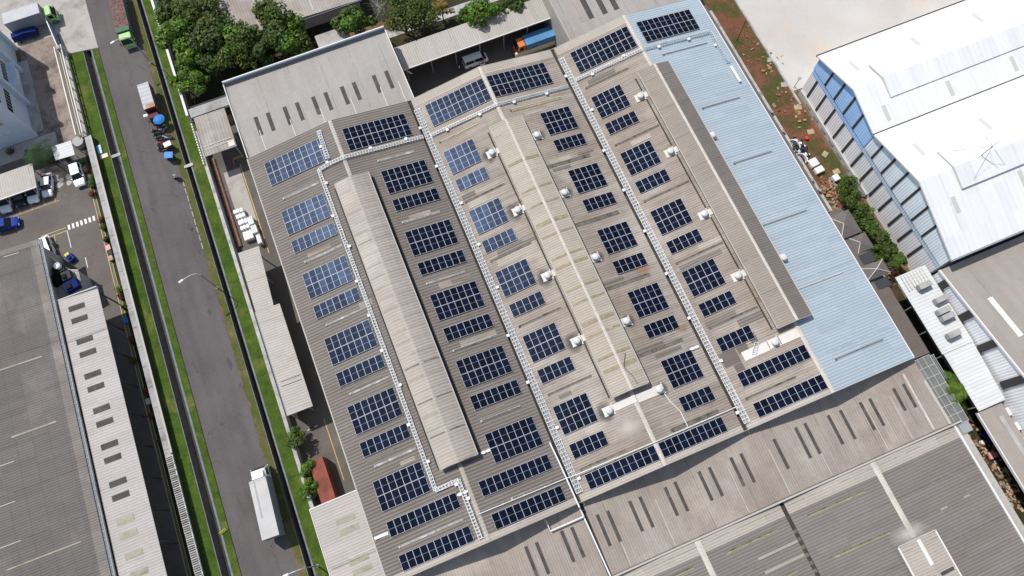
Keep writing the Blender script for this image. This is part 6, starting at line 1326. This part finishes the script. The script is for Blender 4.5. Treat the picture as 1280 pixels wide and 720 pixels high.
# ================================================================== STREET FURNITURE AND CLUTTER
def street_lamp(label, base, head, h=8.0):
    b, hd = Vector(base), Vector(head); e = empty('street_lamp', b, 0, label, 'street lamp', 'street lamps along the road'); d = hd - b
    MB().tube([(0, 0, 0), (0, 0, h * .78)], [.11, .07], 'steel_grey', 8).build('pole', parent=e)
    MB().tube([(0, 0, h * .78), (d.x * .12, d.y * .12, h * .9), (d.x * .4, d.y * .4, h * .98), (d.x * .9, d.y * .9, h)], .055, 'fascia_white', 6).build('arm', parent=e)
    q = math.atan2(d.y, d.x); mt = Matrix.Translation((d.x, d.y, h)) @ Matrix.Rotation(q, 4, 'Z')
    MB().box(-.35, .35, -.14, .14, -.08, .06, 'white', mt).box(-.28, .28, -.1, .1, -.1, -.08, 'lamp_glass', mt).build('lamp_head', parent=e)
    MB().lathe([(.22, 0), (.22, .1), (.12, .16)], (0, 0, 0), 'concrete_kerb', 8).build('base', parent=e)
a = at(267, 358, 7.0); street_lamp('curved street lamp over the middle of the road', (-12.2, -14.5, 0), (-14.6, -15.25, 8))
street_lamp('street lamp arching over the green tipper truck', (-12.2, 30.6, 0), tuple(at(140.5, 53, 8)), 8)
street_lamp('street lamp at the bottom edge beside right drain', (-9.9, -59.6, 0), tuple(at(357, 719, 8)), 8)
# stacked pipes and wrapped pallets by the yard wall
for k in range(7):
    x = -7.2 + .17 * (k % 4) + .085 * (k // 4); z = .25 + .16 * (k // 4)
    e = tag(MB().tube([(0, -8.7, 0), (0, 8.4, 0)], .08, 'rust_pipe', 8).build('steel_pipe', at_=(x, -.6, z)), f'{["leftmost", "second", "third", "rightmost"][k] if k < 4 else ["upper left", "upper middle", "upper right"][k - 4]} rusty pipe of the {"lower" if k < 4 else "upper"} layer beside the yard wall', 'pipe', 'rusty pipes stacked along the yard wall')
for k in range(4): tag(MB().box(-.55, .45, -.08, .08, 0, .17, 'wood').build('bearer', at_=(-6.95, 6 - k * 4.6, 0)), f'{ORD[k]} timber bearer from the shed under the rusty pipes', 'timber', 'bearers under the pipes')
def pallet(label, x, y, w_, d, h, rz=0.0):
    e = empty('wrapped_pallet', (x, y, 0), rz, label, 'pallet', 'white wrapped pallets in the yard'); n = 3
    MB().box(-w_ / 2, w_ / 2, -d / 2, d / 2, 0, .14, 'wood').build('pallet', parent=e)
    for k in range(n):
        x0 = -w_ / 2 + w_ * k / n; MB().box(x0 + .02, x0 + w_ / n - .02, -d / 2 + .02, d / 2 - .02, .141, h + random.uniform(-.04, .06), 'wrap').build('wrapped_bundle', parent=e, bevel=.07)
P_ = [(-5.35, -3.6, 1.55, .75, .6, 1.2, 'first wrapped pallet from the pipe end of the stack'), (-5.25, -4.5, 1.5, .8, .6, 1.1, 'second wrapped pallet from the pipe end of stack'), (-5.15, -5.75, 1.5, .9, .6, 1.3, 'third wrapped pallet from the pipe end of stack'), (-5.1, -6.75, 1.5, .75, .6, 1.2, 'fourth wrapped pallet from the pipe end of stack'), (-5.05, -8.2, 1.5, 1.6, .6, 1.0, 'large wrapped pallet in front of the storage shed roof'), (-3.95, -6.0, .85, 1.5, .6, 1.2, 'upper wrapped pallet of the right hand column'), (-3.8, -7.7, .85, 1.5, .6, 1.3, 'middle wrapped pallet of the right hand column'), (-3.6, -9.6, .7, 1.7, .6, 1.2, 'lowest wrapped pallet partly under the storage shed')]
for x, y, w_, d, _, h, lb in P_: pallet(lb, x, y, w_, d, h)
mb = MB().box(-.9, .9, -.12, .12, 0, .5, 'wood').box(-.9, -.75, -.9, .12, 0, .5, 'wood').box(.75, .9, -.12, .12, .5, .7, 'wood'); p = at(297, 197, .3); tag(mb.build('wooden_frame', at_=(p.x, p.y, .014)), 'tan timber frame in the shade of the yard shed', 'timber frame')
mb = MB().box(-.75, .75, -.06, .06, 0, .12, 'white').box(-.3, .3, -.061, .061, .121, .14, 'black'); p = at(391, 535, 0); o = mb.build('barrier_bar', at_=(p.x, p.y, .01)); o.rotation_euler.z = .1; tag(o, 'white and black bar lying on the yard below storage shed', 'bar')
# yard things on the left
p = at(123, 187, .3); tag(MB().box(-.5, .5, -.85, .85, 0, .28, 'box_silver').box(-.45, .45, -.8, .8, .281, .3, plain('pool_blue', (.33, .62, .82), .4)).build('cover_box', at_=(p.x, p.y, .012)), 'light blue covered box on the grass strip', 'box')
p = at(130, 195, .1); tag(MB().box(-.65, .65, -.4, .4, 0, .12, 'cream').box(-.6, .6, -.35, .35, .12, .15, 'cream').build('floor_slab', at_=(p.x, p.y, .012)), 'cream slab lying on grass below the light blue box', 'slab')
p = at(282, 667, 0); e = empty('marker_sign', (-20.75, -50.5, 0), .3, 'yellow marker board on the grass by the road edge', 'sign'); MB().box(-.55, .55, -.03, .03, .25, .7, 'yellow').build('board', parent=e); MB().tube([(0, .04, 0), (0, .04, .7)], .03, 'steel_grey', 6).build('post', parent=e); e.rotation_euler.x = -.7
fl = empty('flag_pole', (-28.3, -48.5, 0), 0, 'pale blue and red flag on a pole in the shaded lane', 'flag'); hp = 5.0
MB().tube([(0, 0, 0), (0, 0, hp)], .04, 'steel_grey', 6).build('pole', parent=fl)
mb = MB(); vs = []; 
for i in range(9):
    for j in range(5): vs.append((-i * .18, .1 + math.sin(i * .9) * .14 + j * .05, hp - .1 - j * .22 - i * .05))
fc_ = [(i * 5 + j, i * 5 + j + 1, i * 5 + j + 6, i * 5 + j + 5) for i in range(8) for j in range(4)]
mb.add(vs, [f_ for k, f_ in enumerate(fc_) if k % 4 < 2], plain('flag_blue', (.62, .72, .86), .8)); mb.add(vs, [f_ for k, f_ in enumerate(fc_) if k % 4 == 3], 'maroon'); mb.add(vs, [f_ for k, f_ in enumerate(fc_) if k % 4 == 2], 'white'); mb.build('cloth', parent=fl)
pr_ = building('plant_room', (-33, -4, 0), 'low grey plant room roof carrying dark machines at warehouse corner', 'plant room'); PZ = 3.6
pp = [at(u, v, PZ) for u, v in ((52, 318), (58, 318), (68, 325), (78, 332), (88, 338), (98, 338), (104, 363), (74, 373), (66, 352))]
part(pr_, MB().prism([(p.x, p.y) for p in pp], PZ - .2, PZ, 'wall_grey'), 'roof'); pc = [sum(p.x for p in pp) / len(pp), sum(p.y for p in pp) / len(pp)]
part(pr_, MB().prism([(pc[0] + (p.x - pc[0]) * .93, pc[1] + (p.y - pc[1]) * .93) for p in pp], 0, PZ - .201, 'wall_plain'), 'wall')
part(pr_, MB().tube([(p.x, p.y, PZ + .08) for p in pp[1:6]], .11, 'cream', 6), 'coping')
def machine(u, v, label, rz, fan, w_, d, m_):
    p = at(u, v, PZ + .7); mc = empty('machine_unit', (p.x, p.y, PZ), rz, label, 'machine', 'machines on the plant room roof')
    MB().box(-w_, w_, -d, d, .12, 1.1, m_).build('body', parent=mc); MB().box(-w_ * .8, w_ * .1, -d * .7, d * .2, 1.101, 1.4, 'black').build('housing', parent=mc)
    if fan: MB().lathe([(.52, 0), (.52, .5), (.36, .6), (.3, .45), (.0, .42)], (w_ * .3, d * .3, 1.1), 'white', 14).build('fan_housing', parent=mc)
    MB().tube([(-w_, -d * .6, .6), (-w_ - .4, -d * .5, .5), (-w_ - .5, d * .4, .25)], .1, 'steel_grey', 7).build('duct', parent=mc)
    for x in (-w_ * .8, w_ * .8): MB().box(x - .08, x + .08, -d * .9, d * .9, 0, .12, 'black').build('skid', parent=mc)
    for k in range(3): MB().box(-w_ * .9 + k * .5, -w_ * .9 + k * .5 + .25, d + .002, d + .12, .4, .8, 'white' if k == 1 else 'steel_grey').build('control_box', parent=mc)
machine(74, 337, 'black machine with white round fan on the plant room roof', .2, True, .8, .7, 'steel_dark')
machine(70, 350, 'dark machine next to the warehouse gutter on plant room roof', .35, False, .7, .8, 'black')
machine(84, 345, 'dark machine on plant room roof near the cream curved coping', .1, False, .65, .7, 'steel_dark')
machine(90, 357, 'dark blue covered machine nearest the lean-to end', .2, False, 1.0, .8, 'tarp_navy')
fk = empty('ride_on_sweeper', (-32.5, -.7, 0), .4, 'blue and yellow ride-on sweeper by the plant room', 'sweeper'); MB().box(-.55, .55, -.8, .55, .2, .85, 'blue_car').build('body', parent=fk, bevel=.08); MB().box(-.35, .35, .3, .75, .3, .95, 'yellow').build('hood', parent=fk); MB().box(-.28, .28, -.5, 0, .86, 1.05, 'rubber').build('seat', parent=fk); MB().tube([(-.2, .3, 1.2), (.2, .3, 1.2)], .03, 'steel_grey', 6).tube([(0, .3, .9), (0, .3, 1.2)], .03, 'steel_grey', 6).build('steering_bar', parent=fk); wheels(fk, [(-.5, -.5), (.5, -.5), (-.5, .4), (.5, .4)], .22, .15)
p = at(138, 323, .4)
for (u, v, m_, lb) in ((136, 310, 'pink', 'pinkish box on the planter strip below the crossing'), (138, 316, 'steel_dark', 'black box between two pale boxes on the planter'), (139, 323, 'plywood', 'tan box lowest of three on the planter strip'), (158, 401, 'tarp_blue', 'pale blue bin at the edge of the lean-to shadow'), (186, 502, 'box_grey', 'white box in the shaded planter beside the wall')):
    p = at(u, v, .3); e = empty('storage_box', (p.x, p.y, .01), .1, lb, 'box', 'boxes along the planter strip'); MB().box(-.32, .32, -.4, .4, 0, .5, m_).build('body', parent=e, bevel=.03); MB().box(-.35, .35, -.43, .43, .5, .56, m_).build('lid', parent=e)
# rubble strip between blue roof and white warehouse
rr = random.Random(11)
def heap(name, label, u, v, r_, n, mats, hmax=.4, kind='stuff', cat='rubble'):
    p = at(u, v, .2); mb = MB()
    for k in range(n):
        q, d = rr.uniform(0, 6.28), rr.uniform(0, 1) ** .7 * r_; x, y = math.cos(q) * d * .6, math.sin(q) * d; s = rr.uniform(.08, .34); z = rr.uniform(0, hmax * (1 - d / r_ * .8))
        mt = Matrix.Translation((x, y, z)) @ Euler((rr.uniform(-.5, .5), rr.uniform(-.5, .5), rr.uniform(0, 3))).to_matrix().to_4x4()
        mb.box(-s, s, -s * rr.uniform(.3, .9), s * rr.uniform(.3, .9), 0, s * rr.uniform(.2, .7), rr.choice(mats), mt)
    return tag(mb.build(name, at_=(p.x, p.y, .02)), label, cat, kind=kind)
struct(MB().box(82.4, 83.0, -41, 2, 0, .25, 'concrete_kerb'), 'side_kerb', 'grey concrete gutter edge along the brown canopy', 'kerb')
struct(rect(81.0, 82.4, -41, -2, .03, 'concrete_kerb'), 'side_path', 'grey concrete path under the brown canopy edge', 'path')
heap('rubble_heap', 'black and white scrap heap beside brown canopy', 1000, 186, 2.2, 110, ['steel_dark', 'white', 'black', 'cloth_dark'], .5)
heap('rubble_heap', 'tan broken board heap beside the hedge top', 1038, 235, 2.3, 90, ['rubble', 'wood', 'terracotta'], .5); heap('rubble_heap', 'reddish timber rubble heap along the hedge', 1046, 255, 2.4, 90, ['rubble', 'wood', 'terracotta', 'plywood'], .5)
heap('rubble_heap', 'tan rubble heap between pavilion and white annex', 1112, 338, 2.2, 100, ['rubble', 'wood', 'plywood', 'terracotta'], .5); heap('rubble_heap', 'scattered stones on the upper part of red earth', 950, 60, 5.5, 34, ['rubble', 'wood', 'terracotta'], .1); heap('rubble_heap', 'scattered stones on the middle of red earth', 990, 130, 5.0, 44, ['rubble', 'wood', 'terracotta'], .1)
heap('rubble_heap', 'mixed orange and dark rubbish in the narrow alley', 1226, 560, 4.0, 130, ['wood', 'terracotta', 'steel_dark', 'plywood'], .5); heap('rubble_heap', 'tan board rubbish at the alley bottom edge', 1258, 610, 4.0, 110, ['wood', 'plywood', 'rubble'], .3)
for k, (u, v, w_, d, lb) in enumerate(((1017, 203, 1.5, 1.4, 'upper white sheet of the pallet stack on red earth'), (1024, 212, 1.5, 1.1, 'lower white sheet of the pallet stack on red earth'), (1045, 222, 1.1, 1.1, 'white sheet lying at the top end of hedge'))):
    p = at(u, v, .6); e = empty('sheet_stack', (p.x, p.y, 0), .08, lb, 'sheet stack', 'white sheet stacks on red earth')
    MB().box(-w_ / 2, w_ / 2, -d / 2, d / 2, 0, .15, 'wood').build('pallet', parent=e); MB().box(-w_ / 2 + .03, w_ / 2 - .03, -d / 2 + .03, d / 2 - .03, .151, .75, 'wrap').build('sheets', parent=e, bevel=.03)
for k, (u, v, s_, lb) in enumerate(((997, 134, .7, 'tan board on red earth next to the wall corner'), (1013, 165, .6, 'pale board on red earth under the wall plinth'), (1031, 193, .55, 'tan board on red earth beside plinth vents'), (1045, 215, .6, 'tan board just above the white sheet'), (962, 75, .55, 'broken pale slab at the apron kerb, upper'), (980, 106, .6, 'broken pale slab at the apron kerb, lower'))):
    p = at(u, v, 0); o = MB().slab([(-s_, -s_ * .7, .1), (s_ * .9, -s_ * .8, .1), (s_, s_ * .7, .14), (-s_ * .8, s_ * .8, .1)], .08, 'plywood' if k < 4 else 'concrete').box(-s_ * .5, -s_ * .4, -s_ * .5, s_ * .5, .0, .06, 'wood').build('board', at_=(p.x, p.y, .02)); o.rotation_euler.z = rr.uniform(-.4, .6); tag(o, lb, 'board', 'boards and slabs on red earth')
def arc_sheet(u, v, r_, label):
    p = at(u, v, .5); mb = MB(); n = 14
    for k in range(n):
        a, b = 1.9 * k / n - .6, 1.9 * (k + 1) / n - .6
        mb.hull([(math.cos(a) * (r_ - .12), math.sin(a) * (r_ - .12), 0), (math.cos(a) * r_, math.sin(a) * r_, 0), (math.cos(b) * r_, math.sin(b) * r_, 0), (math.cos(b) * (r_ - .12), math.sin(b) * (r_ - .12), 0)], [(math.cos(a) * (r_ - .12), math.sin(a) * (r_ - .12), .8), (math.cos(a) * r_, math.sin(a) * r_, .8), (math.cos(b) * r_, math.sin(b) * r_, .8), (math.cos(b) * (r_ - .12), math.sin(b) * (r_ - .12), .8)], 'white')
    return tag(mb.build('curved_panel', at_=(p.x, p.y, .02)), label, 'panel', 'curved white panels by the canopy')
arc_sheet(990, 184, 1.3, 'upper curved white panel beside the scrap heap'); arc_sheet(999, 201, 1.3, 'lower curved white panel beside the sheet stack')
for k, (u, v) in enumerate(((964, 141), (978, 165), (985, 182), (1000, 205), (1014, 226), (1024, 239))):
    p = at(u, v, .5); e = empty('dark_drum', (p.x, p.y, .03), 0, f'{ORD[k]} dark drum from the top beside the brown canopy edge', 'drum', 'drums along the canopy'); MB().lathe([(.3, 0), (.31, .3), (.3, .31), (.31, .62), (.3, .88), (.27, .9), (.27, .86), (0, .86)], (0, 0, 0), 'steel_dark' if k % 2 else 'black', 14).build('body', parent=e); MB().lathe([(.27, .87), (.27, .89), (0, .9)], (0, 0, 0), 'steel_grey', 12).build('lid', parent=e)
p = at(1008, 173, .2); tag(MB().lathe([(.3, 0), (.36, .35), (.3, .45), (0, .47)], (0, 0, 0), 'red', 12).build('bucket', at_=(p.x, p.y, .02)), 'red bucket on the red earth near wall plinth', 'bucket')
p = at(901, 40, 0); e = empty('survey_pole', (84.2, -5.4, 0), 0, 'slim dark pole beside the tree end of blue roof', 'pole'); MB().tube([(0, 0, 0), (0, 0, 5.5)], [.07, .04], 'black', 6).build('post', parent=e); MB().box(-.25, .25, -.03, .03, 5.0, 5.1, 'steel_dark').build('cross_arm', parent=e)
p = at(1009, 113, 0); e = empty('dish_lamp', (88.6, -17.6, 0.1), 0, 'grey round headed post at the white warehouse corner', 'lamp post'); MB().tube([(0, 0, 0), (0, 0, 2.6)], .05, 'steel_dark', 6).build('post', parent=e); MB().lathe([(.1, 0), (.3, .1), (.3, .16), (0, .22)], (0, 0, 2.6), 'steel_grey', 14).build('head', parent=e)
p = at(1237, 543, 1); e = empty('blue_cart', (p.x, p.y, .02), .2, 'dark blue covered cart in the alley shade', 'cart'); MB().box(-.7, .7, -1.0, 1.0, .35, 1.1, 'tarp_navy').build('cover', parent=e, bevel=.08); wheels(e, [(-.65, -.6), (.65, -.6), (-.65, .6), (.65, .6)], .3, .14)
p = at(1228, 553, .4); tag(MB().lathe([(.3, 0), (.3, .5), (.26, .55), (0, .56)], (0, 0, 0), 'white', 12).build('white_bucket', at_=(p.x, p.y, .02)), 'white round bucket beside the dark blue cart', 'bucket')
p = at(1240, 569, .4); tag(MB().box(-.45, .45, -.5, .5, 0, .5, 'pink').build('pink_crate', bevel=.06, at_=(p.x, p.y, .02)), 'pink crate in the alley beside the wall kerb', 'crate')
p = at(1248, 584, .2); o = MB().slab([(-.15, -1.0, .2), (.15, -1.0, .2), (.15, 1.0, .3), (-.15, 1.0, .3)], .06, 'white').box(-.1, .1, -.9, -.8, 0, .2, 'wood').build('white_plank', at_=(p.x, p.y, .02)); tag(o, 'white plank leaning near the pink crate', 'plank')
for k, (u, v, s_, lb) in enumerate(((1206, 534, .7, 'dark glazed hatch below the grid canopy end'),)):
    p = at(u, v, 6.3); tag(MB().box(-.75, .75, -.7, .7, 6.0, 6.4, 'steel_dark').box(-.78, .78, -.73, .73, 6.4, 6.46, 'steel_grey').build('roof_hatch', at_=(p.x, p.y, 0)), lb, 'hatch')
